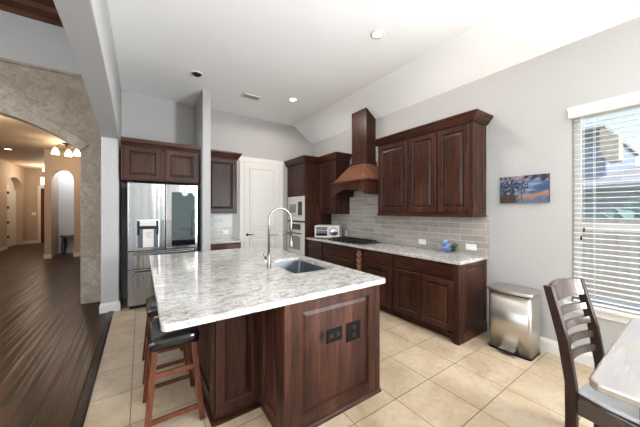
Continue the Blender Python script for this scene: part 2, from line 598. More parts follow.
    def build(self, name, mt, parent=None, local=False, bevel=0.0, seg=2, base=None):
        me = bpy.data.meshes.new(name)
        o = bpy.data.objects.new(name, me)
        COL.objects.link(o)
        if parent is not None:
            org = Vector((0, 0, 0)) if local else ORG[parent.name]
            o.parent = parent
            ORG[o.name] = ORG[parent.name]
        else:
            if base is None:
                xs = [p[0] for p in self.v]; ys = [p[1] for p in self.v]; zs = [p[2] for p in self.v]
                base = ((min(xs) + max(xs)) / 2, (min(ys) + max(ys)) / 2, min(zs))
            org = Vector(base)
            o.location = org
            ORG[o.name] = org
        bm = bmesh.new()
        vv = [bm.verts.new(Vector(p) - org) for p in self.v]
        for fi, (f, s) in enumerate(zip(self.f, self.s)):
            try:
                q = bm.faces.new([vv[i] for i in f]); q.smooth = s
                q.material_index = self.c.get(fi, 0)
            except ValueError:
                pass
        bmesh.ops.recalc_face_normals(bm, faces=bm.faces[:])
        bm.to_mesh(me); bm.free()
        me.materials.append(M[mt] if isinstance(mt, str) else mt)
        if self.c: me.materials.append(M['glaze_gap'])
        if bevel:
            b = o.modifiers.new('bevel', 'BEVEL')
            b.width = bevel; b.segments = seg; b.limit_method = 'ANGLE'; b.angle_limit = R(40)
        return o
ORG = {}

def empty(name, loc, label, cat, group=None, rz=0.0):
    o = bpy.data.objects.new(name, None)
    COL.objects.link(o)
    o.empty_display_size = 0.1
    o.location = loc; o.rotation_euler = (0, 0, rz)
    ORG[o.name] = Vector(loc)
    return tag(o, label, cat, group)

def tag(o, label, cat, group=None):
    o['label'] = label; o['category'] = cat
    if group: o['group'] = group
    return o

def struct(o, label=None, cat=None):
    o['kind'] = 'structure'
    if label: o['label'] = label
    if cat: o['category'] = cat
    return o

def box_(x0, x1, y0, y1, z0, z1):
    return MB().box(x0, x1, y0, y1, z0, z1)

def arc(cx, cy, r, a0, a1, n):
    return [(cx + r * math.cos(R(a0 + (a1 - a0) * i / n)), cy + r * math.sin(R(a0 + (a1 - a0) * i / n))) for i in range(n + 1)]

DOOR = lambda t=0.02, s=0.06: [(0, 0), (0, t - .004), (.004, t), (s, t), (s + .007, t - .009), (s + .02, t - .009), (s + .045, t - .002)]
SLAB = lambda t=0.02: [(0, 0), (0, t - .008), (.006, t - .003), (.014, t)]

# ================================================================ THE SETTING
# floors
struct(box_(-0.335, 3.70, -3.6, 5.60, -0.1, 0.0).build('floor', 'tile'), 'beige square ceramic tile kitchen floor', 'floor')
struct(box_(-6.2, -0.335, -3.6, 17.4, -0.1, 0.0).build('floor_hall', 'hardwood'), 'dark hand-scraped hardwood floor of the hall', 'floor')
struct(MB().prism([(-.395, 0), (-.32, 0), (-.32, .004), (-.335, .013), (-.38, .013), (-.395, .004)], 'y', -3.4, 4.86).build('trim_1', 'strip'),
       'dark wood threshold strip between tile and hardwood', 'threshold')

# kitchen ceiling with the slope down to the window wall
struct(MB().prism([(-.27, 3.46), (3.0, 3.46), (3.70, 2.97), (3.70, 3.10), (3.0, 3.58), (-.27, 3.58)], 'y', -3.6, 5.64).build('ceiling', 'ceil'),
       'white textured kitchen ceiling sloping down at the right', 'ceiling')
struct(box_(-6.2, -.26, -3.6, 5.72, 4.50, 4.6).build('ceiling_living', 'ceil'), 'high white living room ceiling', 'ceiling')
struct(box_(-6.2, -.26, 5.72, 17.4, 3.35, 3.45).build('ceiling_hall', 'cream'), 'warm lit hall ceiling beyond the stone arch', 'ceiling')

# right wall with the window opening
WY0, WY1, WZ0, WZ1 = -0.42, 0.755, 0.575, 2.43
w = MB()
w.box(3.5, 3.66, WY1, 5.5, 0, 3.11)
w.box(3.5, 3.66, -3.5, WY0, 0, 3.11)
w.box(3.5, 3.66, WY0, WY1, 0, WZ0)
w.box(3.5, 3.66, WY0, WY1, WZ1, 3.11)
struct(w.build('wall_right', 'wall'), 'light greige window wall', 'wall')
struct(MB().prism([(-.27, 0), (3.66, 0), (3.66, 3.0), (3.5, 3.11), (3.0, 3.46), (-.27, 3.46)], 'y', 5.5, 5.64).build('wall_back', 'wall'),
       'light greige back wall behind pantry door and refrigerator', 'wall')
struct(box_(0.845, 0.972, 4.68, 5.5, 0, 3.46).build('wall_partition', 'wall', bevel=.008), 'narrow greige partition wall right of the refrigerator', 'wall')
# left wall with the wide segmental arch
yc, half, rise, spr = 2.0, 2.87, 0.30, 2.52
Rr = (half * half + rise * rise) / (2 * rise)
archp = []
for i in range(41):
    y = yc + half - 2 * half * i / 40
    archp.append((y, spr + rise - (Rr - math.sqrt(Rr * Rr - (y - yc) ** 2))))
poly = [(5.5, 0), (5.5, 4.5), (-3.5, 4.5), (-3.5, 0), (yc - half, 0)] + archp[::-1] + [(yc + half, 0)]
struct(MB().prism(poly, 'x', -0.468, -0.262).build('wall_left', 'wall', bevel=.01), 'white wall with a wide arched opening to the living room', 'wall')
# rear and outer walls, with tall openings added to let daylight in
w = MB()
w.box(-6.2, -5.3, -3.6, -3.5, 0, 4.5); w.box(-1.5, .2, -3.6, -3.5, 0, 4.5); w.box(3.2, 3.66, -3.6, -3.5, 0, 3.4)
w.box(-5.3, -1.5, -3.6, -3.5, 3.5, 4.5); w.box(.2, 3.2, -3.6, -3.5, 2.65, 3.4)
struct(w.build('wall_rear', 'wall'))
struct(box_(-6.2, -6.1, -3.5, 5.5, 0, 4.5).build('wall_living', 'wall'))

# stone wall with its segmental arch
acx, acz, aR = -2.03, 0.983, 1.889
ax = 1.255
aa = math.degrees(math.acos(ax / aR))
sa = [(acx + aR * math.cos(R(t)), acz + aR * math.sin(R(t))) for t in [aa + (180 - 2 * aa) * i / 32 for i in range(33)]]
poly = [(-.468, 0), (-.468, 3.55), (-6.1, 3.55), (-6.1, 0), (acx - ax, 0)] + sa[::-1] + [(acx + ax, 0)]
struct(MB().prism(poly, 'y', 5.5, 5.72).build('wall_stone', 'stone', bevel=.012), 'travertine stone wall with an arched opening to the hall', 'wall')
so = [(acx + (aR + .15) * math.cos(R(t)), acz + (aR + .15) * math.sin(R(t))) for t in [aa + (180 - 2 * aa) * i / 32 for i in range(33)]]
w = MB()
for i in range(0, 33, 4):
    j = min(i + 4, 32)
    if j > i:
        ii = list(range(i, j + 1))
        w.prism([sa[k] for k in ii] + [so[k] for k in ii[::-1]], 'y', 5.478, 5.50)
struct(w.build('trim_2', 'stone', bevel=.004), 'stone band around the hall arch', 'trim')
struct(box_(-6.1, -.468, 5.5, 5.72, 3.55, 4.5).build('wall_upper', 'wall'), 'grey painted wall above the stone arch', 'wall')
struct(box_(-6.1, -.468, 5.47, 5.5, 3.535, 3.575).build('trim_3', 'stone', bevel=.006), 'thin stone ledge capping the stone wall', 'trim')
bm_ = MB()
bm_.crown([(-6.1, 5.5), (-.5, 5.5)], [(0, 4.24), (.03, 4.24), (.04, 4.30), (.16, 4.33), (.18, 4.40), (.34, 4.43), (.34, 4.50), (0, 4.50)], 1)
struct(bm_.build('trim_4', 'beam'), 'dark brown wood crown molding at the living room ceiling', 'molding')

# hall beyond the arch
w = MB()
w.prism([(5.72, 0), (5.72, 3.35), (17.4, 3.35), (17.4, 0), (16.75, 0), (16.75, 2.38)] +
        [(15.95 + .8 * math.cos(R(t)), 2.38 + .46 * math.sin(R(t))) for t in range(15, 180, 15)] + [(15.15, 2.38), (15.15, 0)], 'x', -4.49, -4.24)
struct(w.build('wall_hall_left', 'tan'), 'tan hall wall with an arched doorway', 'wall')
struct(box_(-4.24, -2.3, 17.2, 17.35, 0, 3.35).build('wall_hall_back', 'tan'), 'tan wall at the far end of the hall', 'wall')
struct(box_(-2.43, -2.33, 11.62, 17.2, 0, 3.35).build('wall_hall_side', 'tan'))
poly = [(-.5, 0), (-.5, 3.35), (-2.43, 3.35), (-2.43, 0), (-2.285, 0)] + \
       [(-2.022 + .263 * math.cos(R(t)), 2.40 + .36 * math.sin(R(t))) for t in range(180, -1, -12)] + [(-1.759, 0)]
struct(MB().prism(poly, 'y', 11.4, 11.62).build('wall_hall_niche', 'tan'), 'tan hall wall with a pointed arched niche', 'wall')
struct(box_(-2.33, -1.5, 12.55, 12.65, 0, 3.35).build('wall_niche_back', 'coolwhite'), 'cool white wall seen through the niche', 'wall')
struct(box_(-1.6, -1.5, 11.62, 12.55, 0, 3.35).build('wall_niche_side', 'coolwhite'))
struct(box_(-.5, -.4, 5.72, 11.4, 0, 3.35).build('wall_hall_right', 'tan'))
w = MB()
for x0, x1, y0, y1 in [(-2.445, -2.27, 11.385, 11.4), (-1.775, -.5, 11.385, 11.4), (-4.24, -3.87, 17.185, 17.2), (-4.24, -4.225, 5.75, 15.13), (-4.24, -4.225, 16.77, 17.18), (-2.33, -1.6, 12.535, 12.55)]:
    w.box(x0, x1, y0, y1, 0, .13)
struct(w.build('baseboard_hall', 'trim'))

# baseboards and casings in the kitchen
prof = [(0, 0), (.016, 0), (.016, .10), (.010, .118), (.006, .135), (0, .135)]
struct(MB().crown([(3.5, -3.4), (3.5, 1.48)], prof, -1).build('baseboard_right', 'trim'), 'white baseboard along the window wall', 'baseboard')
struct(MB().crown([(-.468, 5.45), (-.468, 4.87), (-.262, 4.87), (-.262, 5.4)], prof, -1 if False else 1).build('baseboard_left', 'trim'),
       'white baseboard wrapping the arch pier', 'baseboard')

# pantry door
w = MB()
w.box(1.70, 1.80, 5.475, 5.5, 0, 2.50); w.box(2.60, 2.70, 5.475, 5.5, 0, 2.50); w.box(1.685, 2.715, 5.468, 5.5, 2.50, 2.60)
struct(w.build('trim_5', 'trim', bevel=.006), 'white casing around the pantry door', 'door casing')
d = MB()
DR = [(0, 0), (0, .025), (.003, .03)]
d.panel('-y', 5.5, 1.80, 2.60, .01, 2.50, DR)
door = struct(d.build('door_1', 'trim'), 'white two-panel pantry door', 'door')
for (b0, b1) in ((.22, .90), (1.05, 2.38)):
    p = MB().panel('-y', 5.472, 1.91, 2.49, b0, b1, [(0, 0), (0, .004), (.012, .012), (.024, .004), (.05, .004), (.075, .010)])
    p.build('door_panel', 'trim', door)
h = MB().lathe((1.865, 5.462, .96), [(.028, 0.008), (.028, 0), (.012, -.008), (.012, -.045)], 16, 'y')
h.tube([(1.865, 5.418, .96), (1.90, 5.415, .962), (1.985, 5.418, .958)], .009, 8)
h.build('door_handle', 'bronze', door)

# hall doors
d = MB().panel('-y', 17.2, -3.77, -2.75, .01, 2.50, DOOR(.04, .12))
fd = struct(d.build('door_2', 'doorwood'), 'dark wooden front door at the end of the hall', 'door')
w = MB(); w.box(-3.87, -3.77, 17.17, 17.2, 0, 2.50); w.box(-3.87, -2.65, 17.17, 17.2, 2.50, 2.62); w.box(-2.75, -2.65, 17.17, 17.2, 0, 2.50)
struct(w.build('trim_6', 'trim'))
f = MB(); f.box(-3.77, -2.75, 17.17, 17.2, 2.625, 2.665); f.box(-3.77, -2.75, 17.17, 17.2, 3.0, 3.04); f.box(-3.80, -3.77, 17.17, 17.2, 2.625, 3.04); f.box(-2.75, -2.71, 17.17, 17.2, 2.625, 3.04)
tw = struct(f.build('window_2', 'trim'), 'bright transom window above the front door', 'window')
box_(-3.77, -2.75, 17.185, 17.198, 2.665, 3.0).build('pane', 'daypane', tw)
d = MB().panel('+x', -4.46, 15.16, 15.86, .01, 2.36, [(0, 0), (0, .04), (.09, .04), (.11, .03)])
dd = struct(d.build('door_3', 'trim'), 'white hall door with dark hinges in the arched doorway', 'door')
MB().panel('+x', -4.46, 15.87, 16.74, .01, 2.36, [(0, 0), (0, .04), (.09, .04), (.11, .03)]).build('door_leaf', 'trim', dd)
box_(-4.424, -4.42, 15.25, 15.52, .3, 2.1).build('pane', 'daypane', dd)
for z in (.36, .95, 1.55, 2.15):
    box_(-4.42, -4.395, 15.80, 15.93, z, z + .10).build('hinge', 'bronze', dd)
struct(box_(-4.55, -4.47, 15.0, 16.9, 0, 3.0).build('wall_recess', 'trim'))

# window: frame, sashes, sill
f = MB()
fx0, fx1 = 3.59, 3.655
f.box(fx0, fx1, WY1 - .05, WY1, WZ0, WZ1); f.box(fx0, fx1, WY0, WY0 + .05, WZ0, WZ1)
f.box(fx0, fx1, WY0, WY1, WZ1 - .05, WZ1); f.box(fx0, fx1, WY0, WY1, WZ0, WZ0 + .05)
win = struct(f.build('window_1', 'trim', bevel=.003), 'white sash window behind the blind', 'window')
box_(fx0 - .005, fx1 - .01, WY0 + .05, WY1 - .05, 1.27, 1.335).build('meeting_rail', 'trim', win)
gm, gn, gb = mat('window_glass')
gb.inputs['Base Color'].default_value = (1, 1, 1, 1); gb.inputs['Roughness'].default_value = 0.0
gb.inputs['Alpha'].default_value = 0.06
M['glass'] = gm
box_(3.625, 3.629, WY0 + .05, WY1 - .05, WZ0 + .05, 1.27).build('pane', 'glass', win)
box_(3.638, 3.642, WY0 + .05, WY1 - .05, 1.335, WZ1 - .05).build('pane', 'glass', win)
s = MB()
s.box(3.445, 3.59, WY0 - .05, WY1 + .05, WZ0 - .028, WZ0)
s.box(3.478, 3.5, WY0 - .03, WY1 + .03, WZ0 - .095, WZ0 - .028)
struct(s.build('trim_7', 'trim', bevel=.005), 'white window sill with apron', 'window sill')

# backsplash
struct(box_(3.491, 3.5, 1.485, 4.68, .916, 1.40).build('backsplash', 'subway'), 'grey subway tile backsplash behind the cooktop counter', 'backsplash')
struct(box_(3.491, 3.5, 3.0, 4.05, 1.40, 1.80).build('backsplash_range', 'subway'), 'grey subway tile under the range hood', 'backsplash')
struct(box_(.972, 1.56, 5.491, 5.5, .916, 1.405).build('backsplash_nook', 'subway'), 'grey subway tile beside the pantry door', 'backsplash')

# ================================================================ CABINETS ON THE RIGHT WALL
def facade(root, face, pos, items):
    for kind, a0, a1, b0, b1 in items:
        m = MB()
        if kind == 'door':
            m.panel(face, pos, a0, a1, b0, b1, DOOR(), (0, 4)); m.build('door', 'wood', root)
        else:
            m.panel(face, pos, a0, a1, b0, b1, SLAB(), (0,)); m.build('drawer', 'woody' if face == '-x' else 'woodx', root)

BX = 2.875
def base_body(root, y0, y1):
    m = box_(BX, 3.497, y0, y1, .10, .874)
    m.build('body', 'wood', root)
    box_(BX + .06, 3.497, y0, y1, 0, .10).build('toe_kick', 'wood', root)

t = empty('base_cabinet', (3.2, 4.385, 0), 'dark wood base cabinet with stacked small drawers beside the oven tower', 'cabinet')
base_body(t, 4.10, 4.675)
facade(t, '-x', BX, [('drawer', 4.125, 4.66, .70, .85), ('drawer', 4.125, 4.66, .52, .68), ('drawer', 4.125, 4.66, .32, .50), ('drawer', 4.125, 4.66, .12, .30)])
t = empty('base_cabinet', (3.2, 3.63, 0), 'dark wood base cabinet with wide drawers under the cooktop', 'cabinet')
base_body(t, 3.17, 4.10)
facade(t, '-x', BX, [('drawer', 3.19, 4.075, .67, .85), ('drawer', 3.19, 4.075, .40, .65), ('drawer', 3.19, 4.075, .12, .38)])
t = empty('pilaster', (2.86, 3.09, 0), 'twisted rope carved wood pilaster right of the cooktop drawers', 'pilaster')
box_(BX, 3.497, 3.012, 3.168, 0, .874).build('body', 'wood', t)
box_(2.815, BX, 3.03, 3.15, 0, .16).build('block', 'wood', t, bevel=.004)
box_(2.815, BX, 3.03, 3.15, .84, .874).build('block', 'wood', t, bevel=.004)
# twisted shaft
m = MB()
vs = []; nn, nz = 20, 60
for k in range(nz + 1):
    z = .16 + .68 * k / nz
    for j in range(nn):
        an = 2 * PI * j / nn
        rr = .036 + .013 * math.cos(2 * an + z * 75)
        vs.append((2.845 + rr * math.cos(an) * .8, 3.09 + rr * math.sin(an), z))
k0 = m.add(vs, [])
for k in range(nz):
    for j in range(nn):
        q = (j + 1) % nn
        m.f.append((k0 + k * nn + j, k0 + k * nn + q, k0 + (k + 1) * nn + q, k0 + (k + 1) * nn + j)); m.s.append(True)
M['rope'] = wood('rope_wood', lin(112, 76, 56), lin(150, 108, 82), lin(170, 130, 102), 'z', .35, False)
m.build('rope_shaft', 'rope', t)
t = empty('base_cabinet', (3.2, 2.72, 0), 'narrow dark wood base cabinet with one drawer over a single door', 'cabinet')
base_body(t, 2.43, 3.01)
facade(t, '-x', BX, [('drawer', 2.45, 2.99, .70, .85), ('door', 2.45, 2.99, .12, .68)])
t = empty('base_cabinet', (3.2, 1.97, 0), 'wide dark wood end base cabinet with drawer above two doors and paneled side', 'cabinet')
box_(BX, 3.497, 1.535, 2.43, .10, .874).build('body', 'wood', t)
box_(BX + .06, 3.497, 1.535, 2.43, 0, .10).build('toe_kick', 'wood', t)
facade(t, '-x', BX, [('drawer', 1.575, 2.405, .70, .85), ('door', 1.998, 2.405, .12, .68), ('door', 1.575, 1.985, .12, .68)])
m = MB().panel('-y', 1.535, 2.93, 3.497, .10, .874, [(0, 0), (0, .015), (.05, .015), (.058, .004), (.075, .004), (.10, .010)])
m.build('side_panel', 'wood', t)
m = MB()
m.box(2.85, 2.93, 1.515, 1.575, .09, .874)
m.prism([(1.515, 0), (1.575, 0), (1.60, .05), (1.66, .095), (1.66, .10), (1.515, .10)], 'x', 2.85, 2.93)
m.build('corner_foot', 'wood', t, bevel=.004)
box_(2.93, 3.497, 1.512, 1.535, 0, .10).build('base_rail', 'woodx', t, bevel=.004)

ct = MB()
ct.prism([(2.835, 1.495), (3.492, 1.495), (3.492, 4.675), (2.835, 4.675)], 'z', .876, .914)
tag(ct.build('countertop', 'granite', bevel=.006), 'white granite countertop along the window wall under the backsplash', 'countertop')

# upper cabinets
CROWN = [(0, 0), (.012, 0), (.02, .02), (.035, .035), (.055, .075), (.075, .10), (.08, .125), (0, .125)]
def crownprof(z, k=1.0):
    return [(a, z + b * k) for a, b in CROWN]
UX = 3.17
t = empty('wall_cabinet', (3.33, 2.65, 1.385), 'single-door dark wood wall cabinet between range hood and two-door cabinet', 'cabinet')
box_(UX, 3.49, 2.403, 2.995, 1.415, 2.50).build('body', 'wood', t)
MB().panel('-x', UX, 2.422, 2.958, 1.45, 2.48, DOOR(), (0, 4)).build('door', 'wood', t)
box_(UX - .02, 3.49, 2.403, 3.0, 1.385, 1.415).build('light_rail', 'woody', t, bevel=.006)
t = empty('wall_cabinet', (3.33, 2.0, 1.385), 'two-door dark wood wall cabinet at the right end of the upper run', 'cabinet')
box_(UX, 3.49, 1.535, 2.401, 1.415, 2.50).build('body', 'wood', t)
MB().panel('-x', UX, 1.972, 2.386, 1.45, 2.48, DOOR(), (0, 4)).build('door', 'wood', t)
MB().panel('-x', UX, 1.558, 1.948, 1.45, 2.48, DOOR(), (0, 4)).build('door', 'wood', t)
MB().panel('-y', 1.535, UX, 3.49, 1.415, 2.50, [(0, 0), (0, .012), (.055, .012), (.062, .004), (.075, .004), (.095, .008)]).build('side_panel', 'wood', t)
m = MB(); m.box(UX - .02, 3.49, 1.515, 2.401, 1.385, 1.415); m.build('light_rail', 'woody', t, bevel=.006)
m = MB().crown([(3.49, 1.52), (UX - .005, 1.52), (UX - .005, 3.0), (3.49, 3.0)], crownprof(2.50, .78), -1)
m.box(UX, 3.49, 1.53, 2.995, 2.502, 2.52)
tag(m.build('crown_molding', 'woody'), 'dark wood crown molding over the three-door upper run by the window', 'molding')

# corner wall cabinet left of the hood
t = empty('wall_cabinet', (3.33, 4.37, 1.40), 'tall dark wood wall cabinet squeezed between oven tower and range hood', 'cabinet')
box_(UX, 3.49, 4.07, 4.675, 1.40, 2.47).build('body', 'wood', t)
MB().panel('-x', UX, 4.09, 4.655, 1.43, 2.445, DOOR(), (0, 4)).build('door', 'wood', t)

# oven tower
TX = 2.825
t = empty('oven_cabinet', (3.15, 5.09, 0), 'tall dark wood oven tower cabinet beside the pantry door', 'cabinet')
m = MB()
m.box(TX, 3.497, 4.68, 4.715, 0, 2.47)          # side panel towards the room
m.box(TX, 3.497, 5.46, 5.495, 0, 2.47)
m.box(TX, 3.497, 4.715, 5.46, 1.78, 2.47)
m.box(TX, 3.497, 4.715, 5.46, .10, .53)
m.box(3.45, 3.497, 4.715, 5.46, .53, 1.78)
m.box(TX, 3.45, 4.715, 5.46, 1.215, 1.245)
m.build('body', 'wood', t)
MB().panel('-x', TX, 4.73, 5.085, 1.80, 2.445, DOOR(.02, .05), (0, 4)).build('door', 'wood', t)
MB().panel('-x', TX, 5.095, 5.45, 1.80, 2.445, DOOR(.02, .05), (0, 4)).build('door', 'wood', t)
MB().panel('-x', TX, 4.73, 5.45, .13, .51, SLAB()).build('drawer', 'woody', t)
m = MB().crown([(TX - .015, 5.49), (TX - .015, 4.675), (UX - .01, 4.675), (UX - .01, 4.065), (3.49, 4.065)], crownprof(2.47), 1)
m.box(TX, 3.49, 4.68, 5.49, 2.472, 2.49); m.box(UX, 3.49, 4.07, 4.68, 2.472, 2.49)
tag(m.build('crown_molding', 'woody'), 'dark wood crown molding stepping over oven tower and corner cabinet', 'molding')
# microwave
t = empty('microwave', (3.1, 5.09, 1.247), 'built-in light steel microwave above the wall oven', 'microwave')
box_(TX + .002, 3.40, 4.74, 5.44, 1.249, 1.775).build('body', 'ovenwhite', t)
MB().panel('-x', TX, 4.72, 5.455, 1.249, 1.775, [(0, 0), (0, .012), (.008, .018), (.06, .018), (.066, .010)]).build('trim_frame', 'ovenwhite', t, bevel=.002)
MB().panel('-x', TX - .010, 4.98, 5.36, 1.36, 1.67, [(0, 0), (0, .016), (.004, .02)]).build('door', 'ovenwhite', t)
box_(TX - .034, TX - .029, 5.04, 5.33, 1.42, 1.61).build('window', 'ovenglass', t)
box_(TX - .028, TX - .010, 4.82, 4.95, 1.37, 1.66).build('control_panel', 'blackglass', t)
# wall oven
t = empty('wall_oven', (3.1, 5.09, .535), 'built-in light steel wall oven below the microwave', 'oven')
box_(TX + .002, 3.40, 4.74, 5.44, .537, 1.21).build('body', 'ovenwhite', t)
MB().panel('-x', TX, 4.72, 5.455, 1.03, 1.21, [(0, 0), (0, .015), (.004, .02)]).build('control_panel', 'ovenwhite', t)
box_(TX - .026, TX - .02, 4.86, 5.35, 1.06, 1.18).build('display', 'blackglass', t)
MB().panel('-x', TX, 4.72, 5.455, .537, 1.02, [(0, 0), (0, .026), (.006, .032)]).build('door', 'ovenwhite', t)
box_(TX - .036, TX - .032, 4.86, 5.27, .63, .92).build('window', 'ovenglass', t)
m = MB(); m.cyl((TX - .075, 4.78, .985), (TX - .075, 5.40, .985), .011)
for y in (4.82, 5.36): m.cyl((TX - .03, y, .985), (TX - .075, y, .985), .008)
m.build('handle', 'black', t)

# range hood
t = empty('range_hood', (3.25, 3.52, 1.72), 'dark wood range hood with a tapered mantle and square chimney', 'range hood')
m = MB(); m.prism([(3.265, 2.30), (3.498, 2.30), (3.498, 3.115), (3.265, 3.279)], 'y', 3.36, 3.745)
m.build('chimney', 'wood', t, bevel=.003)
m = MB(); m.crown([(3.498, 3.355), (3.26, 3.355), (3.26, 3.75), (3.498, 3.75)], [(0, 2.29), (.025, 2.29), (.02, 2.32), (.008, 2.34), (0, 2.34)], -1)
m.build('collar', 'woody', t)
y0, y1 = 3.04, 3.985
m = MB().hexa([(2.99, y0, 1.965), (3.498, y0, 1.965), (3.498, y1, 1.965), (2.99, y1, 1.965), (3.25, 3.345, 2.30), (3.498, 3.345, 2.30), (3.498, 3.76, 2.30), (3.25, 3.76, 2.30)])
M['mantle'] = wood('mantle_wood_lit', lin(84, 48, 34), lin(126, 78, 56), lin(156, 102, 74), 'y')  # cabinet wood lightened: ceiling lamp's light put into the mantle colour
m.build('mantle', 'mantle', t, bevel=.003)
# raised frame on the sloping front
def sl(a, b):     # a across 0..1, b up 0..1 on the slope
    yb = y0 + (y1 - y0) * a; yt = 3.345 + .415 * a
    return Vector((2.99 + .26 * b, yb + (yt - yb) * b, 1.965 + .335 * b))
nrm = Vector((-.335, 0, .26)).normalized()
def slope_ring(i, o): return [sl(i, i * 1.3) + nrm * o, sl(1 - i, i * 1.3) + nrm * o, sl(1 - i, 1 - i * 1.3) + nrm * o, sl(i, 1 - i * 1.3) + nrm * o]
rg = slope_ring(0.02, .001) + slope_ring(.03, .012) + slope_ring(.13, .012) + slope_ring(.15, .003)
m = MB(); k = m.add(rg, [])
for r in range(3):
    for j in range(4):
        q = (j + 1) % 4
        m.f.append((k + 4 * r + j, k + 4 * r + q, k + 4 * r + 4 + q, k + 4 * r + 4 + j)); m.s.append(False)
m.f.append((k + 12, k + 13, k + 14, k + 15)); m.s.append(False)
m.build('front_panel', 'mantle', t)
# apron with an arched lower edge
am = [(y0, 1.735), (y0, 1.965), (y1, 1.965), (y1, 1.735), (y1 - .09, 1.735)]
cy = (y0 + y1) / 2; hw = (y1 - y0) / 2 - .09
am += [(cy + hw * math.cos(R(tt)), 1.735 + .10 * math.sin(R(tt))) for tt in range(6, 180, 6)] + [(y0 + .09, 1.735)]
m = MB(); m.prism(am, 'x', 2.985, 3.02)
m.box(3.02, 3.498, y0, y0 + .03, 1.735, 1.965); m.box(3.02, 3.498, y1 - .03, y1, 1.735, 1.965)
m.crown([(3.498, y0), (2.985, y0), (2.985, y1), (3.498, y1)], [(0, 1.945), (.012, 1.95), (.018, 1.965), (.012, 1.985), (0, 1.985)], -1)
m.build('apron', 'wood', t)
box_(3.022, 3.495, y0 + .032, y1 - .032, 1.85, 1.955).build('liner', 'black', t)

# cooktop
t = empty('cooktop', (3.2, 3.62, .915), 'black gas cooktop set into the granite under the range hood', 'cooktop')
box_(2.93, 3.42, 3.17, 4.05, .9145, .926).build('base_plate', 'black', t, bevel=.004)
for yy in (3.2, 3.485, 3.77):
    g = MB()
    for k in range(3):
        g.bar((2.96, yy + .03 + k * .1, .955), (3.36, yy + .03 + k * .1, .955), .012, .014)
    for k in range(4):
        g.bar((2.97 + k * .125, yy, .950), (2.97 + k * .125, yy + .26, .950), .012, .014)
    for xx in (2.965, 3.355):
        for q in (yy + .02, yy + .24): g.cyl((xx, q, .926), (xx, q, .953), .007, n=8)
    g.build('grate', 'iron', t)
for k in range(5):
    MB().cyl((2.945 + .0, 3.35 + k * .13, .926), (2.945, 3.35 + k * .13, .945), .014, .012, 14).build('knob', 'black', t)
for xx, q in ((3.08, 3.33), (3.27, 3.33), (3.17, 3.615), (3.08, 3.90), (3.27, 3.90)):
    MB().lathe((xx, q, .926), [(.042, 0), (.042, .010), (.028, .014), (.001, .016)], 16).build('burner', 'iron', t)

# toaster oven, turned out of the corner
t = empty('toaster_oven', (3.175, 4.355, .915), 'white and steel toaster oven on the counter beside the oven tower', 'toaster oven', rz=R(42))
b = MB(); b.box(-.155, .155, -.21, .21, .012, .245); b.build('body', 'ovenwhite', t, local=True, bevel=.012)
b = MB(); b.panel('-x', -.155, -.03, .20, .03, .225, [(0, 0), (0, .012), (.02, .012), (.024, .006)]); b.build('door', 'ovenwhite', t, local=True)
box_(-.164, -.160, -.008, .178, .052, .203).build('window', 'blackglass', t, local=True)
m = MB()
for k in range(2): m.box(-.167, -.164, -.008, .178, .10 + k * .05, .106 + k * .05)
m.build('rack', 'chrome', t, local=True)
m = MB().cyl((-.185, -.02, .215), (-.185, .19, .215), .007, n=10)
m.build('handle', 'chrome', t, local=True)
MB().lathe((-.158, -.115, .13), [(.075, 0), (.07, -.010), (.045, -.016), (.001, -.02)], 24, 'x').build('dial', 'steel', t, local=True)
for xx in (-.12, .12):
    for q in (-.17, .17): MB().cyl((xx, q, 0), (xx, q, .013), .012, n=10).build('foot', 'black', t, local=True)

t.scale = (1.15, 1.2, 1.05)
# outlets on the backsplash
def outlet(face, pos, a0, a1, b0, b1, label, pm='plate', sm='plate', nm='wall_outlet', two=True, group=None):
    a, b = (a0 + a1) / 2, (b0 + b1) / 2
    loc = {'-x': (pos, a, b0), '-y': (a, pos, b0)}[face]
    t = empty(nm, loc, label, 'outlet' if 'outlet' in nm else 'switch', group)
    MB().panel(face, pos, a0, a1, b0, b1, [(0, 0), (0, .004), (.004, .007)]).build('cover_plate', pm, t)
    wide = (a1 - a0) > (b1 - b0)
    for sgn in (-1, 1):
        if wide: aa0, bb0 = a + sgn * (a1 - a0) * .22, b
        else: aa0, bb0 = a, b + sgn * (b1 - b0) * .2
        s = .014
        MB().panel(face, pos - .0071 if True else pos, aa0 - s, aa0 + s, bb0 - s, bb0 + s, [(0, 0), (0, .0015), (.002, .002)]).build('socket', sm, t)
    return t
outlet('-x', 3.491, 2.345, 2.47, .962, 1.038, 'white horizontal outlet on the backsplash, nearer the cooktop')
outlet('-x', 3.491, 1.635, 1.765, .962, 1.038, 'white horizontal outlet on the backsplash near the counter end')
outlet('-x', 3.491, 4.14, 4.21, .945, 1.06, 'small white upright outlet beside the toaster oven')
outlet('-y', 5.491, 1.37, 1.49, .99, 1.07, 'white horizontal outlet on the tile beside the pantry door')
outlet('-y', 17.2, -4.07, -3.93, 1.27, 1.39, 'white light switch on the far hall wall', nm='light_switch')

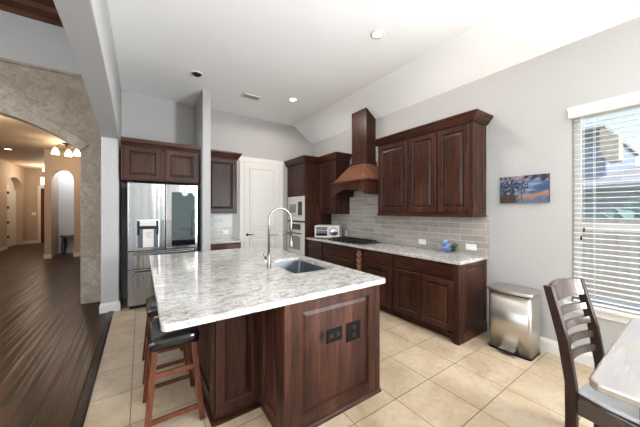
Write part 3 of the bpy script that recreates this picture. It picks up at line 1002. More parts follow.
# blue flowers on the counter
t = empty('artificial_flowers', (3.38, 1.95, .9145), 'bunch of blue artificial flowers with green leaves lying on the counter', 'flowers')
m = MB()
for k in range(34):
    an = random.uniform(0, 2 * PI); h = random.random()
    base = Vector((3.38 + .02 * math.cos(an), 1.975 + .02 * math.sin(an), .917 + .11 * h))
    rad = .10 * (1 - h) + .025
    tip = Vector((3.38 + rad * math.cos(an) * .9, 1.975 + rad * math.sin(an), .925 + .13 * h + (0.03 * h)))
    d = (tip - base); side = d.cross(Vector((0, 0, 1))).normalized() * .03
    mid = base + d * .55 + Vector((0, 0, .012))
    m.add([base, mid + side, tip, mid - side], [(0, 1, 2), (0, 2, 3)], True)
ob = m.build('petal', 'bluepetal', t); ob.modifiers.new('thick', 'SOLIDIFY').thickness = .002
m = MB()
for k in range(10):
    an = 2 * PI * k / 10
    c = Vector((3.385, 1.99, 1.03)); tip = c + Vector((.03 * math.cos(an), .03 * math.sin(an), .05))
    side = Vector((-math.sin(an), math.cos(an), 0)) * .012
    m.add([c, (c + tip) / 2 + side, tip, (c + tip) / 2 - side], [(0, 1, 2), (0, 2, 3)], True)
ob = m.build('petal', 'palepetal', t); ob['label'] = 'pale blue tip petals'; ob.modifiers.new('thick', 'SOLIDIFY').thickness = .002
m = MB()
for k in range(22):
    an = random.uniform(-2.4, -.6) ; h = random.random()
    base = Vector((3.40, 1.91, .92 + .06 * h)); ln = random.uniform(.05, .09)
    tip = base + Vector((ln * math.cos(an) * .7, ln * math.sin(an), .02 + .06 * h))
    d = tip - base; side = d.cross(Vector((0, 0, 1))).normalized() * .018
    mid = base + d * .5 + Vector((0, 0, .015))
    m.add([base, mid + side, tip, mid - side], [(0, 1, 2), (0, 2, 3)], True)
ob = m.build('leaf', 'leaf', t); ob.modifiers.new('thick', 'SOLIDIFY').thickness = .002

# ================================================================ REFRIGERATOR WALL
t = empty('refrigerator', (.312, 5.1, 0), 'stainless french-door refrigerator with water dispenser and glass-fronted right door', 'refrigerator')
FX0, FX1, FY = -.155, .785, 4.75
box_(FX0 + .005, FX1 - .005, FY + .075, 5.47, .03, 1.86).build('body', 'black', t)
def fdoor(x0, x1, z0, z1, name):
    m = MB()
    n = 10; pts = []
    for i in range(n + 1):
        u = i / n; x = x0 + (x1 - x0) * u
        pts.append((x, FY + .006 * (2 * u - 1) ** 2 * 2))
    m.prism(pts + [(x1, FY + .07), (x0, FY + .07)], 'z', z0, z1)
    return m.build(name, 'steel', t, bevel=.006)
xm = .322
ld = fdoor(FX0, xm - .004, .865, 1.88, 'left_door')
rd = fdoor(xm + .004, FX1, .865, 1.88, 'right_door')
d1 = fdoor(FX0, FX1, .595, .855, 'upper_drawer')
d2 = fdoor(FX0, FX1, .06, .585, 'freezer_drawer')
box_(FX0 + .02, FX1 - .02, FY + .08, 5.4, 0, .058).build('plinth', 'black', t)
# dispenser
m = MB()
m.panel('-y', FY + .004, -.045, .235, .90, 1.33, [(0, 0), (0, .010), (.012, .012)])
dp = m.build('dispenser', 'steelx', ld)
M['recess'] = plain('dispenser_recess', lin(74, 84, 98), .4)
box_(-.035, .225, FY - .0115, FY - .0085, .91, 1.20).build('recess', 'recess', ld)
for xx in (-.042, .20):
    box_(xx, xx + .032, FY - .0125, FY - .0085, 1.10, 1.315).build('side_strip', 'black', ld)
box_(-.02, .215, FY - .020, FY - .0085, 1.19, 1.235).build('nozzle_bar', 'black', ld)
box_(.03, .165, FY - .016, FY - .0118, .915, 1.185).build('dispenser_back', 'ovenwhite', ld)
box_(.065, .13, FY - .026, FY - .0165, 1.06, 1.15).build('paddle', 'steelx', ld)
# glass front of the right door
box_(.405, .745, FY - .010, FY + .01, .905, 1.76).build('glass_panel', 'smokeglass', rd, bevel=.004)
box_(.408, .742, FY - .0125, FY - .0095, .908, 1.0).build('lower_glass_band', 'blackglass', rd)
# handles: vertical recessed strips and drawer bars
for nm, x, par in (('handle', .283, ld), ('handle', .372, rd)):
    box_(x - .018, x + .018, FY - .018, FY - .001, .905, 1.32).build(nm, 'chrome', par, bevel=.006)
for z, par in ((.825, d1), (.545, d2)):
    m = MB(); m.tube([(-.09, FY + .01, z), (-.085, FY - .05, z), (-.04, FY - .06, z), (.31, FY - .062, z), (.67, FY - .06, z), (.715, FY - .05, z), (.72, FY + .01, z)], .014, 10)
    m.build('handle', 'chrome', par)
# hinge
box_(FX0 + .0, FX0 + .06, FY + .03, FY + .12, 1.881, 1.905).build('hinge_cover', 'black', t)

t = empty('wall_cabinet', (.295, 5.1, 1.925), 'two-door dark wood cabinet above the refrigerator', 'cabinet')
box_(-.235, .815, 4.80, 5.47, 1.92, 2.44).build('body', 'wood', t)
MB().panel('-y', 4.80, -.205, .262, 1.935, 2.415, DOOR(.02, .065), (0, 4)).build('door', 'wood', t)
MB().panel('-y', 4.80, .318, .785, 1.935, 2.415, DOOR(.02, .065), (0, 4)).build('door', 'wood', t)
m = MB().crown([(-.235, 4.79), (.815, 4.79)], [(0, 2.43), (.012, 2.43), (.02, 2.45), (.04, 2.48), (.05, 2.53), (0, 2.53)], 1)
m.box(-.235, .815, 4.79, 5.47, 2.44, 2.46)
m.build('crown', 'woodx', t)

# nook beside the pantry
t = empty('wall_cabinet', (1.28, 5.33, 1.41), 'narrow single-door dark wood wall cabinet left of the pantry door', 'cabinet')
box_(.975, 1.56, 5.19, 5.495, 1.41, 2.47).build('body', 'wood', t)
MB().panel('-y', 5.19, 1.0, 1.535, 1.44, 2.445, DOOR(), (0, 4)).build('door', 'wood', t)
m = MB().crown([(.975, 5.185), (1.565, 5.185), (1.565, 5.49)], [(a, 2.46 + b_) for a, b_ in CROWN], 1)
m.box(.975, 1.56, 5.19, 5.49, 2.46, 2.48)
m.build('crown', 'woodx', t)
t = empty('base_cabinet', (1.26, 5.2, 0), 'narrow dark wood base cabinet with drawer left of the pantry door', 'cabinet')
box_(.975, 1.555, 4.92, 5.495, .10, .874).build('body', 'wood', t)
box_(.975, 1.555, 4.98, 5.495, 0, .10).build('toe_kick', 'wood', t)
facade(t, '-y', 4.92, [('drawer', .99, 1.545, .70, .865), ('door', .99, 1.545, .12, .68)])
tag(box_(.975, 1.575, 4.89, 5.49, .876, .914).build('countertop', 'granite', bevel=.006), 'small granite countertop beside the pantry door', 'countertop')

# ================================================================ ISLAND
t = empty('kitchen_island', (1.0, 2.7, 0), 'large dark wood kitchen island with paneled sides and a recessed knee space', 'island')
m = MB()
m.box(.765, 1.58, 1.515, 3.85, 0, .62); m.box(.765, 1.08, 1.515, 3.85, .62, .874); m.box(1.58, 1.58, 1.515, 3.85, .62, .62) if False else None
m.box(1.08, 1.58, 1.515, 1.98, .62, .874); m.box(1.08, 1.58, 2.76, 3.85, .62, .874); m.box(1.567, 1.58, 1.98, 2.76, .62, .874)
m.box(.42, .765, 1.90, 3.85, 0, .874)
m.build('body', 'wood', t)
R_END = lambda s, t_=.02: [(0, 0), (0, t_), (s, t_), (s + .010, t_ - .012), (s + .03, t_ - .012), (s + .055, t_ - .004)]
MB().panel('-y', 1.515, .80, 1.555, .035, .874, [(0, 0), (0, .018), (.073, .018), (.080, .003), (.088, .003), (.110, .015)]).build('end_panel', 'wood', t)
box_(.745, .80, 1.495, 1.55, 0, .874).build('corner_post', 'wood', t, bevel=.005)
box_(1.555, 1.605, 1.495, 1.55, 0, .874).build('corner_post', 'wood', t, bevel=.005)
m = MB(); m.crown([(.74, 1.90), (.74, 1.49), (1.61, 1.49), (1.61, 3.85)], [(-.02, 0), (.004, 0), (.003, .012), (-.002, .022), (-.006, .026), (-.006, .04), (-.02, .04)], 1)
m.build('base_molding', 'woodx', t)
MB().panel('-x', .765, 1.55, 1.90, .03, .874, R_END(.06)).build('side_panel', 'wood', t)
MB().panel('-y', 1.90, .425, .745, .06, .874, R_END(.06)).build('knee_panel', 'wood', t)
for k in range(3):
    MB().panel('-x', .42, 1.90 + .65 * k, 1.90 + .65 * (k + 1), .10, .874, R_END(.07)).build('side_panel', 'wood', t)
m = MB(); m.crown([(.40, 3.85), (.40, 1.88), (.745, 1.88)], [(-.02, 0), (.006, 0), (.006, .015), (-.02, .025)], 1)
m.build('base_molding', 'woodx', t)
for k in range(4):
    MB().panel('+x', 1.58, 1.56 + .57 * k, 2.12 + .57 * k, .12, .70, DOOR(), (0, 4)).build('door', 'wood', t)
    MB().panel('+x', 1.58, 1.56 + .57 * k, 2.12 + .57 * k, .715, .86, SLAB()).build('drawer', 'woody', t)

# island top with a sink cut-out
SX0, SX1, SY0, SY1 = 1.115, 1.56, 2.02, 2.72
IX0, IX1, IY0, IY1 = .082, 1.652, 1.463, 3.87
m = MB()
rc = .03
def rrect(x0, x1, y0, y1, r, n=4):
    p = []
    for cx, cy, a in ((x1 - r, y1 - r, 0), (x0 + r, y1 - r, 90), (x0 + r, y0 + r, 180), (x1 - r, y0 + r, 270)):
        p += arc(cx, cy, r, a, a + 90, n)
    return p
outer = rrect(IX0, IX1, IY0, IY1, rc); inner = rrect(SX0, SX1, SY0, SY1, .012)
N = len(outer)
vs = [(p[0], p[1], z) for z in (.876, .914) for p in outer] + [(p[0], p[1], z) for z in (.876, .914) for p in inner]
k = m.add(vs, [])
for j in range(N):
    q = (j + 1) % N
    m.f += [(k + j, k + q, k + N + q, k + N + j), (k + 2 * N + j, k + 2 * N + q, k + 3 * N + q, k + 3 * N + j),
            (k + N + j, k + N + q, k + 3 * N + q, k + 3 * N + j), (k + j, k + q, k + 2 * N + q, k + 2 * N + j)]
    m.s += [False] * 4
tag(m.build('countertop', 'granite', bevel=.005), 'big white granite island countertop with overhang for stools', 'countertop')
# sink
t = empty('sink', (1.345, 2.33, .65), 'undermount stainless steel sink set into the island top', 'sink')
m = MB()
def bowl(x0, x1, y0, y1, zt, zb):
    a = rrect(x0, x1, y0, y1, .014); b = rrect(x0 + .012, x1 - .012, y0 + .012, y1 - .012, .05)
    n = len(a); kk = m.add([(p[0], p[1], zt) for p in a] + [(p[0], p[1], zb) for p in b], [])
    for j in range(n):
        q = (j + 1) % n
        m.f.append((kk + j, kk + q, kk + n + q, kk + n + j)); m.s.append(False)
    m.f.append(tuple(kk + n + j for j in range(n))); m.s.append(False)
bowl(SX0 - .004, SX1 + .004, SY0 - .004, SY1 + .004, .875, .66)
o = m.build('bowl', 'sinksteel', t); o.modifiers.new('thick', 'SOLIDIFY').thickness = -.003
MB().lathe((1.345, 2.33, .662), [(.045, 0), (.045, .003), (.02, .002), (.001, 0)], 20).build('drain', 'chrome', t)
# faucet
t = empty('faucet', (1.045, 2.41, .9145), 'tall polished nickel gooseneck pull-down faucet on the island', 'faucet')
fx, fy = 1.035, 2.41
MB().lathe((fx, fy, .9145), [(.027, 0), (.027, .008), (.019, .014), (.017, .09), (.017, .14)], 20).build('base', 'chrome', t)
pts = [(fx, fy, 1.05), (fx, fy, 1.35)] + [(fx + .122 - .122 * math.cos(R(a)), fy, 1.365 + .122 * math.sin(R(a))) for a in range(0, 181, 12)] + [(fx + .244, fy, 1.30), (fx + .244, fy, 1.19)]
MB().tube(pts, .0105, 12).build('spout', 'chrome', t)
MB().lathe((fx + .244, fy, 1.085), [(.022, 0), (.024, .01), (.018, .05), (.014, .12)], 18).build('spray_head', 'chrome', t)
MB().cyl((fx, fy, 1.225), (fx + .246, fy, 1.225), .006, n=10).build('holder_arm', 'chrome', t)
m = MB(); m.cyl((fx, fy, 1.0), (fx - .04, fy - .012, 1.003), .013); m.tube([(fx - .04, fy - .012, 1.003), (fx - .055, fy - .02, 1.02), (fx - .062, fy - .03, 1.065)], .006, 8)
m.build('handle', 'chrome', t)
# outlets in the end panel
t = outlet('-y', 1.5, 1.075, 1.212, .53, .625, 'dark wide outlet on the island end panel, left of its taller neighbor', 'darkplate', 'black')
t = outlet('-y', 1.5, 1.255, 1.392, .49, .63, 'larger dark double-switch outlet on the island end panel, right of the wide one', 'darkplate', 'black')

# ================================================================ STOOLS
def make_stool(loc, label):
    t = empty('bar_stool', loc, label, 'stool')
    # saddle seat: raised at the two ends along y
    m = MB()
    nx, ny = 8, 16
    W2, D2 = .155, .215
    top = []; 
    for j in range(ny + 1):
        v = -1 + 2 * j / ny
        for i in range(nx + 1):
            u = -1 + 2 * i / nx
            ex = (1 - abs(u) ** 6 * .06); ey = (1 - abs(v) ** 6 * .04)
            z = .603 + .028 * v * v + .012 * (1 - u * u) - .02 * abs(u) ** 8 - .015 * abs(v) ** 10
            top.append((W2 * u * ey, D2 * v * ex, z))
    k = m.add(top, [])
    for j in range(ny):
        for i in range(nx):
            a = k + j * (nx + 1) + i
            m.f.append((a, a + 1, a + nx + 2, a + nx + 1)); m.s.append(True)
    # skirt
    rim = [j for j in range(nx + 1)] + [r * (nx + 1) + nx for r in range(1, ny + 1)] + [ny * (nx + 1) + i for i in range(nx - 1, -1, -1)] + [r * (nx + 1) for r in range(ny - 1, 0, -1)]
    bot = [(top[r][0] * .97, top[r][1] * .97, .55) for r in rim]
    kb = m.add(bot, [])
    n = len(rim)
    for j in range(n):
        q = (j + 1) % n
        m.f.append((k + rim[j], k + rim[q], kb + q, kb + j)); m.s.append(True)
    m.f.append(tuple(kb + j for j in range(n))); m.s.append(False)
    m.build('seat', 'leather', t, local=True)
    legs = {}
    for sx in (-1, 1):
        for sy in (-1, 1):
            p1 = Vector((sx * .115, sy * .165, .56)); p0 = Vector((sx * .165, sy * .21, 0))
            legs[sx, sy] = (p0, p1)
            m = MB().bar(p0, p1, .036, .034, up=(0, 1, 0))
            # flat feet
            for i in range(4): m.v[i] = (m.v[i][0], m.v[i][1], 0.0)
            m.build('leg', 'stoolwood', t, local=True, bevel=.003)
    def at(leg, z):
        p0, p1 = leg; u = z / p1.z
        return p0 + (p1 - p0) * u
    M.setdefault('rail', M['stoolwood'])
    for sy in (-1, 1):
        MB().bar(at(legs[-1, sy], .375), at(legs[1, sy], .375), .018, .036).build('stretcher', 'stoolwood', t, local=True, bevel=.003)
        MB().bar(at(legs[-1, sy], .095), at(legs[1, sy], .095), .018, .032).build('stretcher', 'stoolwood', t, local=True, bevel=.003)
    for sx in (-1, 1):
        MB().bar(at(legs[sx, -1], .22), at(legs[sx, 1], .22), .018, .032).build('stretcher', 'stoolwood', t, local=True, bevel=.003)
    return t
make_stool((.195, 2.215, 0), 'nearest bar stool with black leather saddle seat under the island corner')
make_stool((.195, 2.90, 0), 'farther bar stool mostly hidden behind the nearest stool under the island overhang')

# ================================================================ RIGHT FOREGROUND
# trash can
t = empty('trash_can', (3.27, 1.155, 0), 'tall rectangular stainless step trash can against the window wall', 'trash can')
def canp(x0, x1, y0, y1, bow, r=.03):
    p = [(x1, y0 + r)] + arc(x1 - r, y1 - r, r, 0, 90, 4) + arc(x0 + r, y1 - r, r, 90, 180, 4)
    n = 10
    p += [(x0 - bow * math.sin(PI * i / n), y1 - r + (y0 + r - (y1 - r)) * i / n) for i in range(1, n)]
    p += arc(x0 + r, y0 + r, r, 180, 270, 4) + arc(x1 - r, y0 + r, r, 270, 360, 4)[:-1]
    return p
MB().prism(canp(3.125, 3.40, .965, 1.345, .012), 'z', .018, .60, True).build('body', 'cansteel', t)
MB().prism(canp(3.12, 3.40, .96, 1.35, .012), 'z', 0, .018).build('base_ring', 'black', t, bevel=.003)
m = MB().prism(canp(3.105, 3.41, .95, 1.36, .014), 'z', .612, .65)
m.build('lid', 'cansteel', t, bevel=.012)
MB().prism(canp(3.13, 3.395, .97, 1.34, .012), 'z', .60, .612).build('lid_gasket', 'black', t)
m = MB(); m.box(3.055, 3.13, 1.07, 1.235, .022, .052)
pd = m.build('pedal', 'black', t, bevel=.008)
box_(3.056, 3.128, 1.085, 1.22, .0525, .057).build('pedal_plate', 'cansteel', pd)

# picture
PY0, PY1, PZ0, PZ1 = .92, 1.367, 1.55, 1.848
m = MB()
nx, nz = 96, 64
for j in range(nz + 1):
    for i in range(nx + 1):
        m.v.append((3.472, PY1 + (PY0 - PY1) * i / nx, PZ0 + (PZ1 - PZ0) * j / nz))
for j in range(nz):
    for i in range(nx):
        a = j * (nx + 1) + i
        m.f.append((a, a + 1, a + nx + 2, a + nx + 1)); m.s.append(False)
def smooth(a, b, x):
    t_ = max(0, min(1, (x - a) / (b - a))); return t_ * t_ * (3 - 2 * t_)
def lerp(a, b, t_): return tuple(x + (y - x) * t_ for x, y in zip(a, b))
def wob(u, v): return .5 + .25 * math.sin(9 * u + 5 * v + 2 * math.sin(6 * v)) + .25 * math.sin(21 * u - 13 * v + 2 * math.sin(11 * u))
def pic(u, v):     # u left to right, v bottom to top
    c = lerp((62, 92, 142), (120, 158, 210), wob(u, v))
    cl = smooth(.55, .8, wob(u * .8 + .3, v * 2.6))
    c = lerp(c, (205, 200, 220), cl * .8)
    c = lerp(c, (235, 160, 150), smooth(.75, .95, v) * smooth(.45, .2, abs(u - .3)) * .6)
    g = smooth(.13, .02, abs(v - .27 - .05 * math.sin(8 * u))) * smooth(.35, .5, u)
    c = lerp(c, (222, 152, 108), g)
    c = lerp(c, (120, 130, 160), smooth(.16, .08, v) * .8)
    dk = smooth(.45, .3, u) * smooth(.42, .3, v + .08 * math.sin(40 * u))
    c = lerp(c, lerp((45, 28, 30), (120, 70, 60), wob(3 * u, 4 * v)), dk)
    for px, pz, rr in ((.26, .62, .17), (.5, .60, .12), (.04, .62, .12)):
        dx, dz = (u - px), (v - pz) * .66
        d_ = math.hypot(dx, dz); an = math.atan2(dz, dx)
        if d_ < rr and math.cos(an * 7 + 3 * d_ / rr) > -.15 + .9 * d_ / rr - .4:
            c = (38, 36, 34)
        if abs(dx - .03 * math.sin(dz * 8)) < .008 and v < pz: c = (38, 34, 32)
    if v > .88 - .14 * smooth(.45, 1, u) * (0.5 + .5 * math.sin(30 * u)) and u > .48 and wob(4 * u, 3 * v) > .35: c = (36, 40, 42)
    if v > .9 and u < .25 and math.sin(60 * u) > .2: c = (40, 38, 45)
    return c
pm, pn, pb = mat('beach_sunset_print')
at_ = pn.nodes.new('ShaderNodeAttribute'); at_.attribute_name = 'Col'
L(pn, at_.outputs['Color'], pb.inputs['Base Color']); pb.inputs['Roughness'].default_value = .5
M['print'] = pm
t = empty('canvas_picture', (3.485, (PY0 + PY1) / 2, PZ0), 'small canvas print of palm trees at a beach sunset on the window wall', 'picture')
o = m.build('print', 'print', t)
ca = o.data.color_attributes.new('Col', 'FLOAT_COLOR', 'POINT')
for idx in range((nx + 1) * (nz + 1)):
    j, i = divmod(idx, nx + 1)
    ca.data[idx].color = lin(*[q * .68 for q in pic(i / nx, j / nz)])
box_(3.4725, 3.499, PY0, PY1, PZ0, PZ1).build('canvas_frame', 'darkplate', t)

# blind
t = empty('window_blind', (3.5, .17, WZ0), 'white horizontal slat blind over the window', 'blind')
m = MB(); m.box(3.455, 3.54, WY0 - .01, WY1 + .015, 2.365, 2.45); m.box(3.448, 3.545, WY0 - .015, WY1 + .02, 2.44, 2.462)
m.build('valance', 'blind', t, bevel=.004)
m = MB()
ns = 37
tl = R(3)
for k in range(ns):
    z = 2.345 - k * (2.345 - .625) / (ns - 1)
    dx, dz = .025 * math.cos(tl), .025 * math.sin(tl)
    cx = 3.532
    pr_ = [(cx - dx, z - dz), (cx, z + .003), (cx + dx, z + dz), (cx + dx, z + dz + .0025), (cx, z + .0058), (cx - dx, z - dz + .0025)]
    m.prism(pr_, 'y', WY0 + .01, WY1 - .012)
m.build('slat', 'blind', t)
box_(3.507, 3.557, WY0 + .01, WY1 - .012, .578, .60).build('bottom_rail', 'blind', t, bevel=.004)
for y in (.60, .10, -.3):
    m = MB()
    for xx in (3.505, 3.559): m.cyl((xx, y, .59), (xx, y, 2.37), .0016, n=6)
    m.build('ladder_cord', 'blind', t)
m = MB(); m.cyl((3.497, .665, 1.30), (3.497, .665, 2.37), .002, n=6); m.cyl((3.497, .685, 1.22), (3.497, .685, 2.37), .002, n=6)
cd = m.build('pull_cord', 'blind', t)
m = MB(); m.lathe((3.497, .665, 1.265), [(.004, .04), (.009, 0), (.001, -.002)], 10); m.lathe((3.497, .685, 1.185), [(.004, .04), (.009, 0), (.001, -.002)], 10)
m.build('tassel', 'bronze', cd)

# dining chair
def make_chair(loc, rz, label):
    t = empty('dining_chair', loc, label, 'chair', rz=rz)
    HW = .205
    def post(s):
        prof = [(.0, .205), (.25, .198), (.46, .20), (.70, .235), (1.0, .305)]
        m = MB()
        for k in range(len(prof) - 1):
            (z0, y0_), (z1, y1_) = prof[k], prof[k + 1]
        w = .017
        left = [(y - .026 + (.008 if z > .9 else 0), z) for z, y in prof]; right = [(y + .026, z) for z, y in prof]
        m.prism([(p[0], p[1]) for p in left] + [(p[0], p[1]) for p in right[::-1]], 'x', s * HW - w, s * HW + w)
        return m
    for s in (-1, 1):
        post(s).build('back_post', 'postwood', t, local=True, bevel=.004)
    def back_y(z):
        pr_ = [(.46, .20), (.70, .235), (1.0, .305)]
        for (z0, a), (z1, b) in zip(pr_, pr_[1:]):
            if z <= z1: return a + (b - a) * (z - z0) / (z1 - z0)
        return .305
    def rail(z0, z1, bow, th):
        m = MB(); n = 12
        fr = []; 
        ring = []
        for i in range(n + 1):
            u = -1 + 2 * i / n
            x = u * (HW - .012); yb = bow * (1 - u * u)
            zt = z1 + (.012 * (1 - u * u) if z1 > .95 else 0)
            ya0 = back_y(z0) + yb; ya1 = back_y(z1) + yb
            ring.append([(x, ya0 - th / 2, z0), (x, ya0 + th / 2, z0), (x, ya1 + th / 2, zt), (x, ya1 - th / 2, zt)])
        k = m.add([p for r_ in ring for p in r_], [(0, 1, 2, 3), tuple(n * 4 + q for q in (3, 2, 1, 0))])
        for i in range(n):
            for j in range(4):
                q = (j + 1) % 4
                m.f.append((k + i * 4 + j, k + i * 4 + q, k + i * 4 + 4 + q, k + i * 4 + 4 + j)); m.s.append(False)
        return m
    rail(.90, 1.0, .03, .026).build('top_rail', 'chairwood', t, local=True, bevel=.004)
    for k in range(4):
        z = .555 + k * .085
        rail(z, z + .042, .03, .018).build('slat', 'chairwood', t, local=True, bevel=.003)
    m = MB()
    m.box(-.20, .20, -.205, -.185, .30, .385); m.box(-.20, .20, .17, .19, .30, .385)
    for s in (-1, 1): m.box(s * .20 - .01, s * .20 + .01, -.20, .19, .30, .385)
    sp = [(-.205, .19), (.205, .19)] + [(.235, .05), (.235, -.20)] + arc(.20, -.215, .035, 0, -90, 4) + arc(-.20, -.215, .035, 270, 180, 4) + [(-.235, .05)]
    m.prism(sp, 'z', .385, .412); m.build('seat_frame', 'chairwood', t, local=True, bevel=.006)
    m = MB(); m.prism([(x * .95, y * .95) for x, y in sp], 'z', .412, .438); m.build('seat', 'seat', t, local=True, bevel=.012, seg=3)
    for s in (-1, 1):
        MB().bar((s * .20, -.20, 0), (s * .20, -.20, .385), .036, .036, up=(0, 1, 0), w1=.042, d1=.042).build('leg', 'postwood', t, local=True, bevel=.003)
        MB().bar((s * .20, -.18, .20), (s * HW, .19, .20), .018, .03).build('stretcher', 'chairwood', t, local=True)
    MB().bar((-.20, 0, .20), (.20, 0, .20), .018, .03).build('stretcher', 'chairwood', t, local=True)
    return t
make_chair((2.24, .22, 0), R(-7.5), 'dark wood ladder-back dining chair pulled up to the table end')

# dining table
t = empty('dining_table', (2.1, -.55, 0), 'dark wood dining table with a shiny rounded top at the lower right', 'table')
m = MB(); m.prism(rrect(1.535, 2.70, -1.45, .285, .045, 6), 'z', .722, .76)
m.build('tabletop', 'tabletop', t, bevel=.010, seg=3)
m = MB()
m.box(1.64, 2.60, .115, .14, .63, .721); m.box(1.64, 2.60, -1.32, -1.295, .63, .721); m.box(1.64, 1.665, -1.30, .12, .63, .721); m.box(2.575, 2.60, -1.30, .12, .63, .721)
m.build('apron', 'chairwood', t)
for x in (1.655, 2.585):
    for y in (.115, -1.29):
        MB().bar((x, y, 0), (x, y, .721), .055, .055, up=(0, 1, 0), w1=.075, d1=.075).build('leg', 'chairwood', t, bevel=.004)

# ================================================================ CEILING FITTINGS
def can(x, y, z, lit, label, r=.078):
    t = empty('recessed_light', (x, y, z), label, 'ceiling light')
    MB().lathe((x, y, z), [(r, -.001), (r, -.006), (r * .8, -.010), (r * .74, -.004), (r * .74, -.001)], 28, close=True).build('trim_ring', 'plate', t)
    M.setdefault('baffle', plain('can_baffle', lin(150, 122, 96), .4))
    MB().lathe((x, y, z), [(r * .86, -.0098), (r * .84, -.013), (r * .72, -.009), (r * .72, -.003)], 28, close=True).build('baffle', 'baffle', t)
    MB().lathe((x, y, z), [(r * .74, -.0015), (r * .55, -.002), (r * .3, -.0035), (.001, -.004)], 24).build('lamp', 'bulb' if lit else 'black', t)
    if lit:
        s_ = spot('can_light', (x, y, z - .03), 42, (1.0, .91, .82), 176, .25, .06)
    return t
can(2.215, 2.10, 3.46, True, 'lit recessed ceiling light nearest the camera')
can(2.262, 4.186, 3.46, True, 'lit recessed ceiling light near the pantry door')
t = can(.68, 4.18, 3.46, False, 'unlit dark eyeball recessed ceiling light above the island')
MB().sphere((.68, 4.18, 3.45), .05, 16, 8, (1, 1, .7)).build('eyeball', 'black', t)
t = empty('ceiling_vent', (1.6, 4.5, 3.46), 'rectangular white air vent grille in the ceiling', 'vent')
m = MB(); m.box(1.44, 1.76, 4.41, 4.43, 3.448, 3.459); m.box(1.44, 1.76, 4.57, 4.59, 3.448, 3.459); m.box(1.44, 1.46, 4.41, 4.59, 3.448, 3.459); m.box(1.74, 1.76, 4.41, 4.59, 3.448, 3.459)
m.build('frame', 'plate', t)
box_(1.46, 1.74, 4.43, 4.57, 3.457, 3.459).build('duct', 'ovenglass', t)
m = MB()
for k in range(9): m.bar((1.475 + k * .031, 4.43, 3.451), (1.475 + k * .031, 4.57, 3.451), .004, .012)
m.build('louver', 'plate', t)

# dining chandelier behind the camera (seen as a reflection in the refrigerator glass)
t = empty('chandelier', (1.45, -.75, 3.46), 'bronze dining chandelier with frosted shades', 'chandelier')
MB().lathe((1.45, -.75, 3.459), [(.07, 0), (.07, -.02), (.01, -.03)], 18).build('canopy', 'bronze', t)
MB().cyl((1.45, -.75, 2.0), (1.45, -.75, 3.44), .010, n=10).build('stem', 'bronze', t)
for k in range(4):
    a = R(45 + 90 * k); dx, dy = .24 * math.cos(a), .24 * math.sin(a)
    MB().tube([(1.45, -.75, 2.02), (1.45 + dx * .6, -.75 + dy * .6, 1.96), (1.45 + dx, -.75 + dy, 2.0)], .009, 8).build('arm', 'bronze', t)
    MB().lathe((1.45 + dx, -.75 + dy, 2.0), [(.03, 0), (.05, .03), (.085, .13)], 18).build('shade', 'bulb', t)
point('chandelier_light', (1.45, -.75, 2.30), 15, (1.0, .95, .88), .15)

# hall fixture with three glass shades
t = empty('ceiling_fixture', (-1.71, 10.1, 3.35), 'three-shade bronze ceiling light glowing under the stone arch', 'ceiling light')
m = MB().lathe((-1.71, 10.1, 3.349), [(.09, 0), (.09, -.015), (.03, -.04), (.03, -.10)], 20); m.build('canopy', 'bronze', t)
for dx, dy in ((-.22, -.03), (.02, .10), (.23, -.10)):
    a = MB().tube([(-1.71, 10.1, 3.27), (-1.71 + dx * .6, 10.1 + dy * .6, 3.30), (-1.71 + dx, 10.1 + dy, 3.21)], .01, 8).build('arm', 'bronze', t)
    MB().lathe((-1.71 + dx, 10.1 + dy, 3.02), [(.085, 0), (.075, .06), (.045, .14), (.02, .185)], 18).build('glass_shade', 'hallbulb', t)
point('hall_fixture_light', (-1.71, 10.1, 2.88), 28, WARM, .12)
t = empty('recessed_light', (-3.34, 12.0, 3.35), 'lit recessed ceiling light in the hall beyond the stone arch', 'ceiling light')
MB().lathe((-3.34, 12.0, 3.35), [(.10, -.001), (.10, -.008), (.08, -.010), (.075, -.001)], 24, close=True).build('trim_ring', 'plate', t)
MB().lathe((-3.34, 12.0, 3.35), [(.075, -.0015), (.001, -.004)], 20).build('lamp', 'hallbulb', t)
spot('hall_can_light', (-3.34, 12.0, 3.30), 36, WARM, 130)
t = empty('ceiling_fixture', (-3.35, 15.9, 3.35), 'small bright globe light on the ceiling before the front door', 'ceiling light')
MB().cyl((-3.35, 15.9, 3.30), (-3.35, 15.9, 3.349), .08).build('canopy', 'bronze', t)
MB().sphere((-3.35, 15.9, 3.22), .10).build('globe', 'hallbulb', t)
point('entry_light', (-3.35, 15.7, 2.9), 36, WARM, .1)
point('hall_near_light', (-2.6, 7.6, 2.9), 26, WARM, .15)
point('niche_light', (-1.95, 12.1, 3.0), 19, (.74, .86, 1.0), .1)
t = empty('console_table', (-1.95, 12.33, 0), 'dark console table standing in the pointed niche', 'table')
box_(-2.22, -1.65, 12.15, 12.53, .58, .64).build('tabletop', 'chairwood', t)
for x in (-2.16, -1.72):
    for y in (12.19, 12.48): box_(x - .03, x + .03, y - .03, y + .03, 0, .58).build('leg', 'chairwood', t)

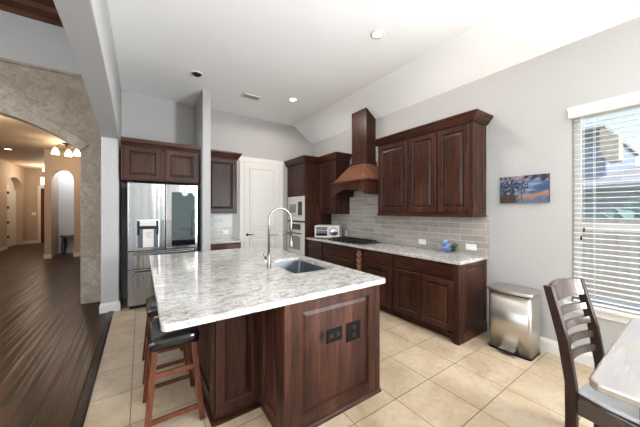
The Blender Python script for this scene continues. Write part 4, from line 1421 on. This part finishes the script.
# ================================================================ OUTSIDE THE WINDOW
struct(box_(3.7, 30, -25, 30, -.6, -.5).build('ground', 'grass'))
t = empty('fence', (8.0, 2, -.5), 'weathered wooden privacy fence outside the window', 'fence')
m = MB()
for k in range(100):
    y = -7.5 + k * .15
    m.box(8.0, 8.02, y, y + .143, -.5, 1.28)
m.build('plank', 'fence', t)
m = MB(); m.box(8.02, 8.06, -7.5, 7.5, 1.0, 1.09); m.box(8.02, 8.06, -7.5, 7.5, -.2, -.11)
m.build('rail', 'fence', t)
t = empty('house', (15, 3.2, -.5), 'neighboring house with grey roof and tan gable outside the window', 'house')
box_(13.0, 20, 2.0, 9, -.5, 4.2).build('wall', 'siding', t)
box_(12.6, 20.4, 1.9, 9.4, 4.2, 4.32).build('roof', 'shingle', t)
MB().prism([(2.02, 4.28), (1.60, 3.86), (1.60, 3.12), (1.86, 3.08), (2.02, 3.4)], 'x', 12.6, 13.4).build('gable', 'brick', t)
MB().prism([(11.6, 2.25), (15, 3.1), (15, 2.95), (11.6, 2.12)], 'y', -6, 3.6).build('porch_roof', 'shingle', t)
box_(12.2, 15, -5.5, 3.4, -.5, 2.2).build('lower_wall', 'siding', t)
def shrub(loc, r, h, label):
    t = empty('hedge_shrub', loc, label, 'shrub')
    m = MB()
    for k in range(260):
        an = random.uniform(0, 2 * PI); ph = math.acos(random.uniform(-1, 1)); rr = random.uniform(.6, 1)
        c = Vector((loc[0] + r * rr * math.sin(ph) * math.cos(an), loc[1] + r * rr * math.sin(ph) * math.sin(an), loc[2] + h * (.55 + .45 * rr * math.cos(ph))))
        d = Vector((random.uniform(-1, 1), random.uniform(-1, 1), random.uniform(-1, 1))).normalized() * .22
        e = d.orthogonal().normalized() * .14
        m.add([c - d, c + e, c + d, c - e], [(0, 1, 2, 3)])
    m.build('foliage', 'hedge', t)
    MB().cyl((loc[0], loc[1], loc[2]), (loc[0], loc[1], loc[2] + h * .6), .06).build('trunk', 'fence', t)
shrub((9.6, .7, -.5), .9, 2.35, 'green shrub showing above the fence outside the window')
